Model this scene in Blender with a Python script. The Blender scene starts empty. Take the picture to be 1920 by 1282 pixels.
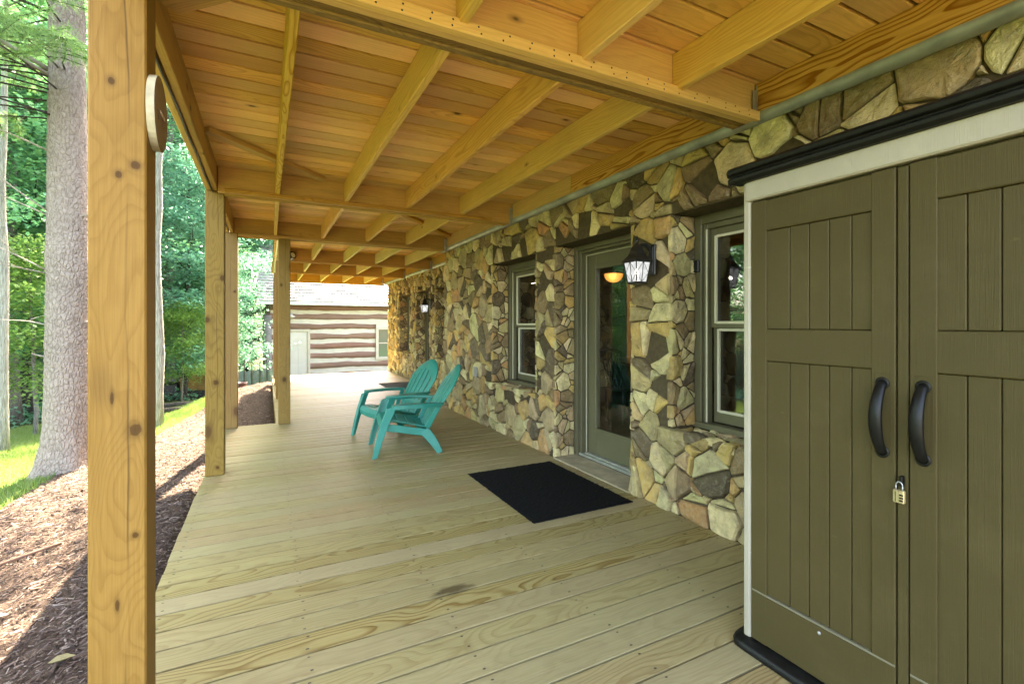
import bpy, bmesh, math, random
import numpy as np
from mathutils import Matrix, Vector, Quaternion

R = math.radians
scene = bpy.context.scene
col = scene.collection

# ------------------------------------------------------------------ camera, sky, sun, exposure
CAM_H = 1.291
cam_d = bpy.data.cameras.new('camera')
cam = bpy.data.objects.new('camera', cam_d); col.objects.link(cam)
cam.location = (0, 0, CAM_H)
cam.rotation_euler = (R(90), 0, R(-27.1025))
cam_d.sensor_fit = 'HORIZONTAL'; cam_d.sensor_width = 36; cam_d.lens = 36 * 896 / 1920
cam_d.shift_y = -0.01703
cam_d.clip_start = 0.02; cam_d.clip_end = 1000
scene.camera = cam

SUN = Vector((0.26, 1.0, 1.28)).normalized()
world = bpy.data.worlds.new('World'); scene.world = world; world.use_nodes = True
wn = world.node_tree.nodes; wl = world.node_tree.links
sky = wn.new('ShaderNodeTexSky'); sky.sky_type = 'NISHITA'; sky.sun_disc = False
sky.sun_elevation = math.asin(SUN.z); sky.sun_rotation = math.atan2(SUN.x, SUN.y)
sky.air_density = 0.75; sky.dust_density = 2.6; sky.ozone_density = 0.5
wl.new(sky.outputs[0], wn['Background'].inputs[0]); wn['Background'].inputs[1].default_value = 0.15
sun_d = bpy.data.lights.new('sun', 'SUN'); sun_d.energy = 4.0; sun_d.angle = R(0.5); sun_d.color = (1, 0.95, 0.86)
sun_o = bpy.data.objects.new('sun', sun_d); col.objects.link(sun_o)
sun_o.rotation_euler = (-SUN).to_track_quat('-Z', 'Y').to_euler()
vs = scene.view_settings
vs.view_transform = 'Standard'; vs.look = 'None'; vs.gamma = 1; vs.use_curve_mapping = False
vs.exposure = 4.42
vs.use_white_balance = True; vs.white_balance_temperature = 8300; vs.white_balance_tint = 14
scene.render.engine = 'CYCLES'
scene.cycles.use_denoising = True
scene.cycles.max_bounces = 10; scene.cycles.diffuse_bounces = 6; scene.cycles.glossy_bounces = 4
scene.cycles.transmission_bounces = 6; scene.cycles.transparent_max_bounces = 12
scene.cycles.sample_clamp_indirect = 6

# ------------------------------------------------------------------ helpers
WM = {}
def link(o, parent=None, M=None):
    col.objects.link(o)
    M = M.copy() if M is not None else Matrix.Identity(4)
    if parent is not None:
        o.parent = parent
        o.matrix_basis = WM[parent.name].inverted() @ M
    else:
        o.matrix_basis = M
    WM[o.name] = M
    return o
def empty(name, loc=(0, 0, 0), rz=0, parent=None):
    o = bpy.data.objects.new(name, None); o.empty_display_size = 0.1
    return link(o, parent, Matrix.Translation(loc) @ Matrix.Rotation(rz, 4, 'Z'))
def obj(name, me, mat, parent=None, M=None):
    if mat is not None and (len(me.materials) == 0): me.materials.append(mat)
    o = bpy.data.objects.new(name, me)
    return link(o, parent, M)
def tag(o, label=None, cat=None, group=None, kind=None):
    if label: o['label'] = label
    if cat: o['category'] = cat
    if group: o['group'] = group
    if kind: o['kind'] = kind
    return o
def mesh(name, v, f, smooth=False):
    me = bpy.data.meshes.new(name)
    me.from_pydata([tuple(map(float, p)) for p in v], [], [tuple(int(i) for i in q) for q in f])
    if smooth: me.polygons.foreach_set('use_smooth', [True] * len(me.polygons))
    me.update(); return me
def mesh_np(name, verts, faces, smooth=False):
    """verts (n,3), faces (m,k) arrays"""
    me = bpy.data.meshes.new(name)
    verts = np.asarray(verts, np.float32); faces = np.asarray(faces, np.int32)
    m, k = faces.shape
    me.vertices.add(len(verts)); me.vertices.foreach_set('co', verts.ravel())
    me.loops.add(m * k); me.loops.foreach_set('vertex_index', faces.ravel())
    me.polygons.add(m)
    me.polygons.foreach_set('loop_start', np.arange(0, m * k, k, dtype=np.int32))
    try: me.polygons.foreach_set('loop_total', np.full(m, k, np.int32))
    except Exception: pass
    if smooth: me.polygons.foreach_set('use_smooth', np.ones(m, bool))
    me.update(calc_edges=True); me.validate(); return me
class MB:
    """collects polygons for one mesh"""
    def __init__(s): s.v = []; s.f = []
    def add(s, v, f):
        n = len(s.v); s.v += [tuple(p) for p in v]; s.f += [tuple(i + n for i in q) for q in f]; return s
    def box(s, x0, x1, y0, y1, z0, z1):
        v = [(x0,y0,z0),(x1,y0,z0),(x1,y1,z0),(x0,y1,z0),(x0,y0,z1),(x1,y0,z1),(x1,y1,z1),(x0,y1,z1)]
        return s.add(v, [(0,3,2,1),(4,5,6,7),(0,1,5,4),(1,2,6,5),(2,3,7,6),(3,0,4,7)])
    def bbox(s, x0, x1, y0, y1, z0, z1, b=0.003):
        v, f = bevel_box(x1-x0, y1-y0, z1-z0, b)
        c = ((x0+x1)/2, (y0+y1)/2, (z0+z1)/2)
        return s.add([(p[0]+c[0], p[1]+c[1], p[2]+c[2]) for p in v], f)
    def sweep(s, pts, rad, n=8, cap=True, flat=1.0, up=None):
        pts = [Vector(p) for p in pts]; k = len(pts); base = len(s.v); prev = None
        for i, p in enumerate(pts):
            t = (pts[min(i+1, k-1)] - pts[max(i-1, 0)]).normalized()
            a = prev if prev is not None else (Vector(up) if up else (Vector((0,0,1)) if abs(t.z) < .9 else Vector((1,0,0))))
            a = (a - t * a.dot(t)).normalized(); prev = a; b = t.cross(a)
            r = rad[i] if hasattr(rad, '__len__') else rad
            for j in range(n):
                w = 2 * math.pi * j / n
                s.v.append(tuple(p + a * (r * math.cos(w)) + b * (r * flat * math.sin(w))))
        for i in range(k - 1):
            for j in range(n):
                q = base + i*n + j; q2 = base + i*n + (j+1) % n
                s.f.append((q, q2, q2 + n, q + n))
        if cap:
            s.f.append(tuple(base + j for j in reversed(range(n)))); s.f.append(tuple(base + (k-1)*n + j for j in range(n)))
        return s
    def lathe(s, prof, n=16, c=(0,0,0), phase=0.0, sq=None):
        base = len(s.v); k = len(prof)
        for r, z in prof:
            for j in range(n):
                w = phase + 2*math.pi*j/n
                s.v.append((c[0] + r*math.cos(w), c[1] + r*math.sin(w), c[2] + z))
        for i in range(k-1):
            for j in range(n):
                q = base+i*n+j; q2 = base+i*n+(j+1) % n
                s.f.append((q, q2, q2+n, q+n))
        s.f.append(tuple(base+j for j in reversed(range(n)))); s.f.append(tuple(base+(k-1)*n+j for j in range(n)))
        return s
    def build(s, name, mat, parent=None, M=None, smooth=False, bevel=0):
        o = obj(name, mesh(name, s.v, s.f, smooth), mat, parent, M)
        if parent is not None and M is None:
            o.matrix_basis = WM[parent.name].inverted(); 
        if bevel:
            m = o.modifiers.new('bevel', 'BEVEL'); m.width = bevel; m.segments = 2; m.limit_method = 'ANGLE'; m.angle_limit = R(35)
        return o
def bevel_box(L, W, T, b):
    v = []; idx = {}
    h = (L/2, W/2, T/2); b = min(b, min(h)*.45)
    for sx in (-1, 1):
        for sy in (-1, 1):
            for sz in (-1, 1):
                s = (sx, sy, sz)
                for ax in range(3):
                    p = [s[i]*(h[i] - (0 if i == ax else b)) for i in range(3)]
                    idx[(s, ax)] = len(v); v.append(tuple(p))
    f = []
    def quad(q):
        c = [sum(v[i][k] for i in q)/len(q) for k in range(3)]
        n = (Vector(v[q[1]])-Vector(v[q[0]])).cross(Vector(v[q[2]])-Vector(v[q[0]]))
        if n.dot(Vector(c)) < 0: q = q[::-1]
        f.append(tuple(q))
    for ax in range(3):
        o1, o2 = [i for i in range(3) if i != ax]
        for s in (-1, 1):
            q = []
            for a, c in ((-1,-1),(1,-1),(1,1),(-1,1)):
                k = [0,0,0]; k[ax] = s; k[o1] = a; k[o2] = c; q.append(idx[(tuple(k), ax)])
            quad(q)
    for ax in range(3):
        o1, o2 = [i for i in range(3) if i != ax]
        for a in (-1, 1):
            for c in (-1, 1):
                k0 = [0,0,0]; k0[ax] = -1; k0[o1] = a; k0[o2] = c
                k1 = list(k0); k1[ax] = 1
                quad([idx[(tuple(k0), o1)], idx[(tuple(k1), o1)], idx[(tuple(k1), o2)], idx[(tuple(k0), o2)]])
    for sx in (-1, 1):
        for sy in (-1, 1):
            for sz in (-1, 1):
                quad([idx[((sx,sy,sz), a)] for a in range(3)])
    return v, f
_cache = {}
def plank_mesh(L, W, T, b, mat):
    k = (round(L, 3), round(W, 4), round(T, 4), b, mat.name)
    if k not in _cache:
        v, f = bevel_box(L, W, T, b); me = mesh('plank', v, f); me.materials.append(mat); _cache[k] = me
    return _cache[k]
def frame_M(c, xd, zd):
    x = Vector(xd).normalized(); z = Vector(zd); z = (z - x*z.dot(x)).normalized(); y = z.cross(x)
    M = Matrix.Identity(4)
    for i, a in enumerate((x, y, z)):
        for j in range(3): M[j][i] = a[j]
    M.translation = Vector(c); return M
def plank(name, mat, parent, p0, p1, W, T, up=(0,0,1), b=0.003):
    """board from p0 to p1; local x = length, y = width, z = thickness (dir. up)"""
    p0 = Vector(p0); p1 = Vector(p1); L = (p1-p0).length
    return obj(name, plank_mesh(L, W, T, b, mat), None, parent, frame_M((p0+p1)/2, p1-p0, up))

# ------------------------------------------------------------------ materials
def new_mat(name):
    m = bpy.data.materials.new(name); m.use_nodes = True
    return m, m.node_tree.nodes, m.node_tree.links, m.node_tree.nodes['Principled BSDF']
class NT:
    """tiny node-building helper"""
    def __init__(s, m): s.t = m.node_tree; s.n = s.t.nodes; s.l = s.t.links
    def _in(s, sock, val):
        if hasattr(val, 'is_linked') or isinstance(val, bpy.types.NodeSocket): s.l.new(val, sock)
        else: sock.default_value = val
    def math(s, op, a, b=None, c=None, clamp=False):
        n = s.n.new('ShaderNodeMath'); n.operation = op; n.use_clamp = clamp
        s._in(n.inputs[0], a)
        if b is not None: s._in(n.inputs[1], b)
        if c is not None: s._in(n.inputs[2], c)
        return n.outputs[0]
    def vmath(s, op, a, b):
        n = s.n.new('ShaderNodeVectorMath'); n.operation = op; s._in(n.inputs[0], a); s._in(n.inputs[1], b); return n.outputs[0]
    def sep(s, v):
        n = s.n.new('ShaderNodeSeparateXYZ'); s._in(n.inputs[0], v); return n.outputs
    def comb(s, x, y, z):
        n = s.n.new('ShaderNodeCombineXYZ')
        for i, a in enumerate((x, y, z)): s._in(n.inputs[i], a)
        return n.outputs[0]
    def noise(s, v, scale, detail=3, rough=.5, dist=0):
        n = s.n.new('ShaderNodeTexNoise'); s._in(n.inputs['Vector'], v); n.inputs['Scale'].default_value = scale
        n.inputs['Detail'].default_value = detail; n.inputs['Roughness'].default_value = rough; n.inputs['Distortion'].default_value = dist
        return n.outputs[0]
    def voronoi(s, v, scale, feature='F1', rnd=1):
        n = s.n.new('ShaderNodeTexVoronoi'); s._in(n.inputs['Vector'], v); n.inputs['Scale'].default_value = scale
        n.feature = feature; n.inputs['Randomness'].default_value = rnd; return n
    def ramp(s, fac, stops, interp='LINEAR'):
        n = s.n.new('ShaderNodeValToRGB'); n.color_ramp.interpolation = interp; e = n.color_ramp.elements
        while len(e) < len(stops): e.new(0.5)
        for k, (p, c) in enumerate(stops):
            e[k].position = p; e[k].color = (c, c, c, 1) if not hasattr(c, '__len__') else (*c[:3], 1)
        s._in(n.inputs[0], fac); return n.outputs[0]
    def mix(s, fac, a, b, blend='MIX'):
        n = s.n.new('ShaderNodeMix'); n.data_type = 'RGBA'; n.blend_type = blend
        s._in(n.inputs['Factor'], fac)
        for nm, v in ((6, a), (7, b)):
            if isinstance(v, bpy.types.NodeSocket): s.l.new(v, n.inputs[nm])
            else: n.inputs[nm].default_value = (*v[:3], 1)
        return n.outputs[2]
    def bump(s, h, strength=.3, dist=.005, normal=None):
        n = s.n.new('ShaderNodeBump'); s._in(n.inputs['Height'], h); n.inputs['Strength'].default_value = strength
        n.inputs['Distance'].default_value = dist
        if normal is not None: s.l.new(normal, n.inputs['Normal'])
        return n.outputs[0]
    def hsv(s, c, h=.5, sat=1.0, val=1.0):
        n = s.n.new('ShaderNodeHueSaturation'); s._in(n.inputs['Hue'], h); s._in(n.inputs['Saturation'], sat); s._in(n.inputs['Value'], val)
        s._in(n.inputs['Color'], c); return n.outputs[0]

def wood_mat(name, light, dark, contrast=.8, freq=95, rough=.55, knots=.1, checks=False, tone=.22, spec=.16, stain=None, warm=None, grey=0.0, bump=.25, spots=None):
    m, n, l, p = new_mat(name); t = NT(m)
    tc = n.new('ShaderNodeTexCoord'); oi = n.new('ShaderNodeObjectInfo')
    wnz = n.new('ShaderNodeTexWhiteNoise'); wnz.noise_dimensions = '1D'; l.new(oi.outputs['Random'], wnz.inputs['W'])
    rc = n.new('ShaderNodeSeparateColor'); l.new(wnz.outputs['Color'], rc.inputs[0])
    r1, r2, r3 = rc.outputs
    off = t.comb(t.math('MULTIPLY', r1, 57), t.math('MULTIPLY', r2, 31), t.math('MULTIPLY', r3, 23))
    P = t.vmath('ADD', tc.outputs['Object'], off)
    x, y, z = t.sep(tc.outputs['Object'])
    n1 = t.noise(t.vmath('MULTIPLY', P, (1.1, 5, 5)), 1.0, 2, .5)
    n2 = t.noise(t.vmath('MULTIPLY', P, (1.7, 4, 4)), 1.0, 2, .5)
    n3 = t.noise(t.vmath('MULTIPLY', P, (5, 22, 22)), 1.0, 2, .5)
    u = t.math('ADD', t.math('ADD', y, t.math('MULTIPLY', t.math('SUBTRACT', r1, .5), .12)), t.math('MULTIPLY', t.math('SUBTRACT', n1, .5), .10))
    v = t.math('ADD', t.math('ADD', z, t.math('MULTIPLY', r2, .10)), t.math('MULTIPLY', t.math('SUBTRACT', n2, .45), .17))
    v = t.math('ADD', v, t.math('MULTIPLY', t.math('MULTIPLY', t.math('SUBTRACT', r3, .5), .05), x))
    rr = t.math('SQRT', t.math('ADD', t.math('MULTIPLY', u, u), t.math('MULTIPLY', v, v)))
    rr = t.math('ADD', rr, t.math('MULTIPLY', n3, .007))
    ring = t.math('FRACT', t.math('MULTIPLY', rr, freq))
    ring = t.ramp(ring, [(0, .12), (.45, .0), (.80, .75), (.92, 1.0), (1.0, .15)])
    fib = t.noise(t.vmath('MULTIPLY', P, (4, 170, 170)), 1.0, 2, .6)
    blot = t.noise(t.vmath('MULTIPLY', P, (1.3, 6, 6)), 1.0, 3, .6)
    con = t.math('MULTIPLY', t.math('ADD', t.math('MULTIPLY', t.math('MULTIPLY', r3, r3), .95), .25), contrast)
    fac = t.math('MULTIPLY', ring, con)
    c = t.mix(fac, light, dark)
    c = t.mix(t.math('MULTIPLY', t.ramp(fib, [(.35, 0), (.75, 1)]), .4), c, dark)
    c = t.mix(t.math('MULTIPLY', t.ramp(blot, [(.48, 0), (.72, 1)]), .35), c, [a*.62 for a in dark] if warm is None else warm)
    if knots:
        vo = t.voronoi(t.vmath('MULTIPLY', P, (2.1, 4.2, 4.2)), 1.0)
        kd = vo.outputs['Distance']
        km = t.ramp(kd, [(0, 1), (knots*.75, .9), (knots, .45), (knots*1.7, .12), (knots*2.2, 0)])
        c = t.mix(km, c, (.085, .04, .014))
    if grey:
        gn = t.noise(t.vmath('MULTIPLY', P, (.8, 9, 9)), 1.0, 4, .65)
        c = t.mix(t.math('MULTIPLY', t.ramp(gn, [(.5, 0), (.7, 1)]), grey), c, (.11, .085, .05))
    if checks:
        wob = t.math('MULTIPLY', t.math('SUBTRACT', t.noise(t.vmath('MULTIPLY', P, (1.1, 0, 0)), 1.0, 5, .45), .5), .075)
        dd = t.math('ABSOLUTE', t.math('SUBTRACT', t.math('ADD', y, t.math('MULTIPLY', t.math('SUBTRACT', r2, .5), .05)), wob))
        gate = t.ramp(t.noise(t.vmath('MULTIPLY', P, (.9, 0, 0)), 1.0, 1), [(.47, 0), (.54, 1)])
        ck = t.math('MULTIPLY', t.ramp(dd, [(0, 1), (.0006, 1), (.0016, 0)]), gate)
        c = t.mix(t.math('MULTIPLY', ck, .7), c, (.04, .02, .008))
    if stain:
        g = n.new('ShaderNodeNewGeometry')
        for (sx, sy, rx, ry) in stain:
            d = t.vmath('MULTIPLY', t.vmath('SUBTRACT', g.outputs['Position'], (sx, sy, 0)), (1/rx, 1/ry, 0))
            ln = n.new('ShaderNodeVectorMath'); ln.operation = 'LENGTH'; l.new(d, ln.inputs[0])
            dn = t.math('ADD', ln.outputs['Value'], t.math('MULTIPLY', t.noise(t.vmath('MULTIPLY', tc.outputs['Object'], (14, 60, 60)), 1.0, 3), .8))
            c = t.mix(t.ramp(dn, [(.62, .85), (1.0, 0)]), c, (.055, .036, .013))
    if spots:                                   # single knots where the timber has them
        g = n.new('ShaderNodeNewGeometry')
        for (sx, sy, sz, rx, rz_) in spots:
            d = t.vmath('MULTIPLY', t.vmath('SUBTRACT', g.outputs['Position'], (sx, sy, sz)), (1/rx, 1/rx, 1/rz_))
            ln = n.new('ShaderNodeVectorMath'); ln.operation = 'LENGTH'; l.new(d, ln.inputs[0])
            dn = t.math('ADD', ln.outputs['Value'], t.math('MULTIPLY', t.noise(tc.outputs['Object'], 90, 3), .5))
            c = t.mix(t.ramp(t.math('MULTIPLY', dn, .4), [(0, .96), (.26, .9), (.40, .88), (.48, .42), (.72, .16), (1, 0)]), c, (.06, .024, .007))
    gw = n.new('ShaderNodeNewGeometry'); wear = t.noise(gw.outputs['Position'], 1.3, 6, .7)
    val = t.math('MULTIPLY', t.math('ADD', 1 - tone/2, t.math('MULTIPLY', r1, tone)), t.math('ADD', .80, t.math('MULTIPLY', wear, .40)))
    hue = t.math('ADD', .491, t.math('MULTIPLY', r2, .018))
    c = t.hsv(c, hue, t.math('ADD', .92, t.math('MULTIPLY', r3, .16)), val)
    l.new(c, p.inputs['Base Color'])
    p.inputs['Roughness'].default_value = rough; p.inputs['Specular IOR Level'].default_value = spec
    hgt = t.math('ADD', t.math('MULTIPLY', fac, .5), fib)
    l.new(t.bump(hgt, bump, .0025), p.inputs['Normal'])
    return m
def plain_mat(name, c, rough=.5, metal=0, nscale=0, namt=.15, bump=0, bscale=60, spec=.5):
    m, n, l, p = new_mat(name); t = NT(m)
    p.inputs['Roughness'].default_value = rough; p.inputs['Metallic'].default_value = metal; p.inputs['Specular IOR Level'].default_value = spec
    tc = n.new('ShaderNodeTexCoord')
    if nscale:
        f = t.noise(tc.outputs['Object'], nscale, 4, .6)
        l.new(t.mix(t.ramp(f, [(.3, 0), (.7, 1)]), [a*(1-namt) for a in c], [min(1, a*(1+namt)) for a in c]), p.inputs['Base Color'])
        l.new(t.math('ADD', rough-.07, t.math('MULTIPLY', f, .14)), p.inputs['Roughness'])
    else: p.inputs['Base Color'].default_value = (*c, 1)
    if bump:
        l.new(t.bump(t.noise(tc.outputs['Object'], bscale, 4, .65), bump, .003), p.inputs['Normal'])
    return m
def emit_mat(name, c, s):
    m, n, l, p = new_mat(name)
    p.inputs['Base Color'].default_value = (*c, 1); p.inputs['Emission Color'].default_value = (*c, 1); p.inputs['Emission Strength'].default_value = s
    return m
def glass_mat(name, tint=(1, 1, 1), rough=0.0):
    m = bpy.data.materials.new(name); m.use_nodes = True; t = NT(m); t.n.clear()
    out = t.n.new('ShaderNodeOutputMaterial'); mx = t.n.new('ShaderNodeMixShader'); fr = t.n.new('ShaderNodeFresnel'); gg = t.n.new('ShaderNodeNewGeometry'); t.l.new(t.math('ADD', 1.75, t.math('MULTIPLY', gg.outputs['Backfacing'], 1/1.75-1.75)), fr.inputs[0])
    tr = t.n.new('ShaderNodeBsdfTransparent'); tr.inputs[0].default_value = (*tint, 1)
    gl = t.n.new('ShaderNodeBsdfGlossy'); gl.inputs['Roughness'].default_value = rough
    t.l.new(fr.outputs[0], mx.inputs[0]); t.l.new(tr.outputs[0], mx.inputs[1]); t.l.new(gl.outputs[0], mx.inputs[2]); t.l.new(mx.outputs[0], out.inputs[0])
    return m
def leaf_mat(name, cols, trans=.45, rough=.4):
    m = bpy.data.materials.new(name); m.use_nodes = True; t = NT(m); t.n.clear()
    out = t.n.new('ShaderNodeOutputMaterial'); g = t.n.new('ShaderNodeNewGeometry'); oi = t.n.new('ShaderNodeObjectInfo')
    r = t.math('FRACT', t.math('ADD', t.math('MULTIPLY', g.outputs['Random Per Island'], .75), t.math('MULTIPLY', oi.outputs['Random'], .5)))
    k = len(cols)
    c = t.ramp(r, [(i/(k-1), cc) for i, cc in enumerate(cols)])
    d = t.n.new('ShaderNodeBsdfPrincipled'); t.l.new(c, d.inputs['Base Color']); d.inputs['Roughness'].default_value = rough; d.inputs['Specular IOR Level'].default_value = .5
    tr = t.n.new('ShaderNodeBsdfTranslucent'); t.l.new(t.hsv(c, .505, 1.05, 1.35), tr.inputs[0])
    mx = t.n.new('ShaderNodeMixShader'); mx.inputs[0].default_value = trans
    t.l.new(d.outputs[0], mx.inputs[1]); t.l.new(tr.outputs[0], mx.inputs[2]); t.l.new(mx.outputs[0], out.inputs[0])
    return m
def attr_mat(name, rough=.85, mott=.6, bscale=28, bump=.9, fine=160):
    m, n, l, p = new_mat(name); t = NT(m)
    a = n.new('ShaderNodeAttribute'); a.attribute_name = 'col'; tc = n.new('ShaderNodeTexCoord')
    g = n.new('ShaderNodeNewGeometry'); P = g.outputs['Position']
    n1 = t.noise(P, 9, 5, .65); n2 = t.noise(P, bscale, 5, .7); n3 = t.noise(P, 3.2, 3, .6)
    c = t.mix(t.math('MULTIPLY', t.ramp(n1, [(.42, 0), (.68, 1)]), mott), a.outputs['Color'], (.12, .095, .06))
    c = t.mix(t.math('MULTIPLY', t.ramp(n2, [(.5, 0), (.75, 1)]), .3), c, (.55, .49, .36))
    c = t.mix(t.math('MULTIPLY', t.ramp(n2, [(.25, 1), (.42, 0)]), .45), c, (.07, .055, .035))
    c = t.mix(t.math('MULTIPLY', t.ramp(n3, [(.5, 0), (.7, 1)]), .25), c, (.30, .22, .10))
    l.new(c, p.inputs['Base Color']); p.inputs['Roughness'].default_value = rough; p.inputs['Specular IOR Level'].default_value = .25
    h = t.math('ADD', n2, t.math('MULTIPLY', n1, 1.2))
    l.new(t.bump(h, bump, .02), p.inputs['Normal'])
    return m

DECK_STAIN = [(.806, 2.203, .21, .085)]
M_deck = wood_mat('deck_wood', (.31, .248, .114), (.155, .092, .03), .9, 75, .5, .028, tone=.10, spec=.5, stain=DECK_STAIN, warm=(.24, .195, .09))
KN1 = [(-.357, 1.813, 1.774, .013, .014), (-.357, 1.813, .971, .017, .021), (-.357, 1.813, .652, .009, .010), (-.413, 1.813, 1.072, .005, .020), (-.398, 1.813, 1.741, .009, .012), (-.415, 1.813, 2.017, .009, .013), (-.40, 1.813, .45, .006, .02)]
KN2 = [(-.391, 4.778, .797, .022, .024), (-.379, 4.778, .072, .014, .015), (-.455, 4.778, 1.33, .02, .026), (-.345, 4.778, 1.69, .018, .03), (.195, 6.849, .58, .024, .034), (.16, 6.849, 1.8, .012, .02), (-.36, 6.849, 1.7, .014, .016)]
M_post = wood_mat('post_wood', (.275, .142, .044), (.165, .07, .017), .45, 135, .6, .12, checks=True, tone=.1, warm=(.225, .112, .03), spots=KN1)
M_post2 = wood_mat('weathered_post_wood', (.225, .135, .038), (.115, .06, .014), .6, 120, .6, .13, checks=True, tone=.15, warm=(.21, .13, .04), spots=KN2)
M_joist = wood_mat('joist_wood', (.70, .43, .125), (.42, .205, .045), .9, 60, .6, .05, tone=.16, warm=(.58, .36, .12))
M_beam = wood_mat('beam_wood', (.54, .305, .082), (.27, .125, .028), .8, 85, .65, .06, tone=.2, warm=(.36, .205, .065), grey=.35)
M_rough = wood_mat('weathered_beam_wood', (.34, .20, .06), (.10, .05, .015), 1.3, 150, .75, .03, tone=.2, warm=(.16, .085, .026), grey=.6, bump=.8)
M_ceil = wood_mat('ceiling_board_wood', (.74, .43, .14), (.44, .22, .058), .7, 60, .6, .05, tone=.46, warm=(.52, .27, .07))
M_ledger = wood_mat('ledger_wood', (.60, .38, .12), (.25, .115, .025), 1.25, 75, .6, .05, tone=.1, warm=(.5, .27, .07))
M_newjoist = wood_mat('fresh_joist_wood', (.66, .56, .24), (.48, .37, .12), .6, 80, .6, .03, tone=.12, warm=(.6, .48, .2))
M_stone = attr_mat('fieldstone')
M_mortar = plain_mat('mortar', (.078, .06, .034), .95, 0, 30, .3, .8, 90, .1)
M_flash = plain_mat('galvanised_flashing', (.30, .325, .29), .45, .35, 5, .3, .05)
M_steel = plain_mat('galvanised_steel', (.42, .43, .42), .4, .7, 12, .25)
M_olive = plain_mat('olive_paint', (.10, .092, .048), .45, 0, 3, .12, .05, 200)
M_cream = plain_mat('cream_trim', (.52, .49, .36), .45, 0, 6, .08)
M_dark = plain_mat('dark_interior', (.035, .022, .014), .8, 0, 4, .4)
M_darkfloor = wood_mat('interior_floor', (.12, .07, .035), (.05, .028, .014), .5, 60, .4, 0)
M_glass = glass_mat('window_glass')
M_thresh = plain_mat('aluminium_threshold', (.36, .37, .31), .4, .4, 20, .2)
M_slab = plain_mat('threshold_slab', (.33, .27, .165), .85, 0, 8, .25, .3, 40)
M_black = plain_mat('black_metal', (.012, .012, .012), .38, 0, 20, .3)
M_mat = plain_mat('black_fibre_mat', (.006, .006, .006), .95, 0, 120, .6, 1.0, 350, .1)
M_grey_mat = plain_mat('grey_fibre_mat', (.10, .10, .10), .95, 0, 120, .5, 1.0, 350, .1)

# ------------------------------------------------------------------ terrain
def smooth(a, b, x):
    t = np.clip((x-a)/(b-a), 0, 1); return t*t*(3-2*t)
_rs = np.random.RandomState(5)
_ph = _rs.uniform(0, 6.28, (12, 2)); _k = _rs.normal(0, 1, (12, 2))
def wob(x, y, s):
    r = 0
    for i in range(12): r = r + np.sin((_k[i, 0]*x + _k[i, 1]*y)/s*2 + _ph[i, 0])
    return r/12
def deck_dist(x, y):
    def rd(x0, x1, y0, y1):
        dx = np.maximum(np.maximum(x0-x, x-x1), 0); dy = np.maximum(np.maximum(y0-y, y-y1), 0); return np.hypot(dx, dy)
    return np.minimum(rd(-.48, 9, -9, 7.0), rd(.10, 9, 7.0, 13.4))
def ground_z(x, y):
    x = np.asarray(x, float); y = np.asarray(y, float); d = deck_dist(x, y)
    z = -.13 - .185*np.minimum(d, 1.9) - .075*np.clip(d-1.9, 0, 9) + .02*wob(x, y, .8)*smooth(.2, 1.5, d) + .09*wob(x, y, 4)*smooth(2, 6, d)
    z = z - .35*smooth(8, 14, y)*smooth(.5, 3, d)
    z = z + .10*np.clip(d-16, 0, 60)
    z = z - .25*(d <= 0) - .10*smooth(.12, 0, d)
    return z
def mulch_mask(x, y):
    d = deck_dist(x, y) + .10*wob(np.asarray(x)*1.0, np.asarray(y)*1.0, .9)
    lim = 1.72 - .55*smooth(8.2, 12.5, np.asarray(y, float))
    return d < lim
xs = np.concatenate([np.arange(-120, -20, 5.), np.arange(-20, -8, 1.), np.arange(-8, 1.2, .1), np.arange(1.2, 10, .8), np.arange(10, 121, 6.)])
ys = np.concatenate([np.arange(-30, -3, 3.), np.arange(-3, 1, .4), np.arange(1, 16, .1), np.arange(16, 30, .8), np.arange(30, 161, 5.)])
GX, GY = np.meshgrid(xs, ys)
GZ = ground_z(GX, GY)
nv = GX.size; nx_, ny_ = len(xs), len(ys)
ii = np.arange(nv).reshape(ny_, nx_)
fq = np.stack([ii[:-1, :-1], ii[:-1, 1:], ii[1:, 1:], ii[1:, :-1]], -1).reshape(-1, 4)
gme = mesh_np('ground', np.stack([GX, GY, GZ], -1).reshape(-1, 3), fq, True)
at = gme.attributes.new('zone', 'FLOAT', 'POINT')
D = deck_dist(GX, GY)
zone = np.where(mulch_mask(GX, GY), 0.0, np.where(D + .5*wob(GX, GY, 2) < 5.2, 0.5, 1.0))
at.data.foreach_set('value', zone.ravel().astype(np.float32))
mg, n_, l_, p_ = new_mat('ground_soil'); t_ = NT(mg)
a_ = n_.new('ShaderNodeAttribute'); a_.attribute_name = 'zone'; gP = n_.new('ShaderNodeNewGeometry').outputs['Position']
f1 = t_.noise(gP, 40, 6, .7); f2 = t_.noise(gP, 1.4, 4, .6)
cm = t_.mix(t_.ramp(f1, [(.3, 0), (.7, 1)]), (.03, .02, .014), (.11, .078, .06))
cg = t_.mix(t_.ramp(f1, [(.3, 0), (.7, 1)]), (.06, .11, .022), (.13, .20, .05))
cl = t_.mix(t_.ramp(f2, [(.42, 0), (.6, 1)]), (.05, .042, .026), (.035, .065, .018))
c_ = t_.mix(t_.ramp(a_.outputs['Fac'], [(.2, 0), (.3, 1)]), cm, cg)
c_ = t_.mix(t_.ramp(a_.outputs['Fac'], [(.6, 0), (.9, 1)]), c_, cl)
l_.new(c_, p_.inputs['Base Color']); p_.inputs['Roughness'].default_value = .95; p_.inputs['Specular IOR Level'].default_value = .1
l_.new(t_.bump(f1, .8, .03), p_.inputs['Normal'])
ground = tag(obj('ground', gme, mg), 'sloping yard of bark mulch and lawn falling away to woodland', 'ground', kind='structure')

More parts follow.
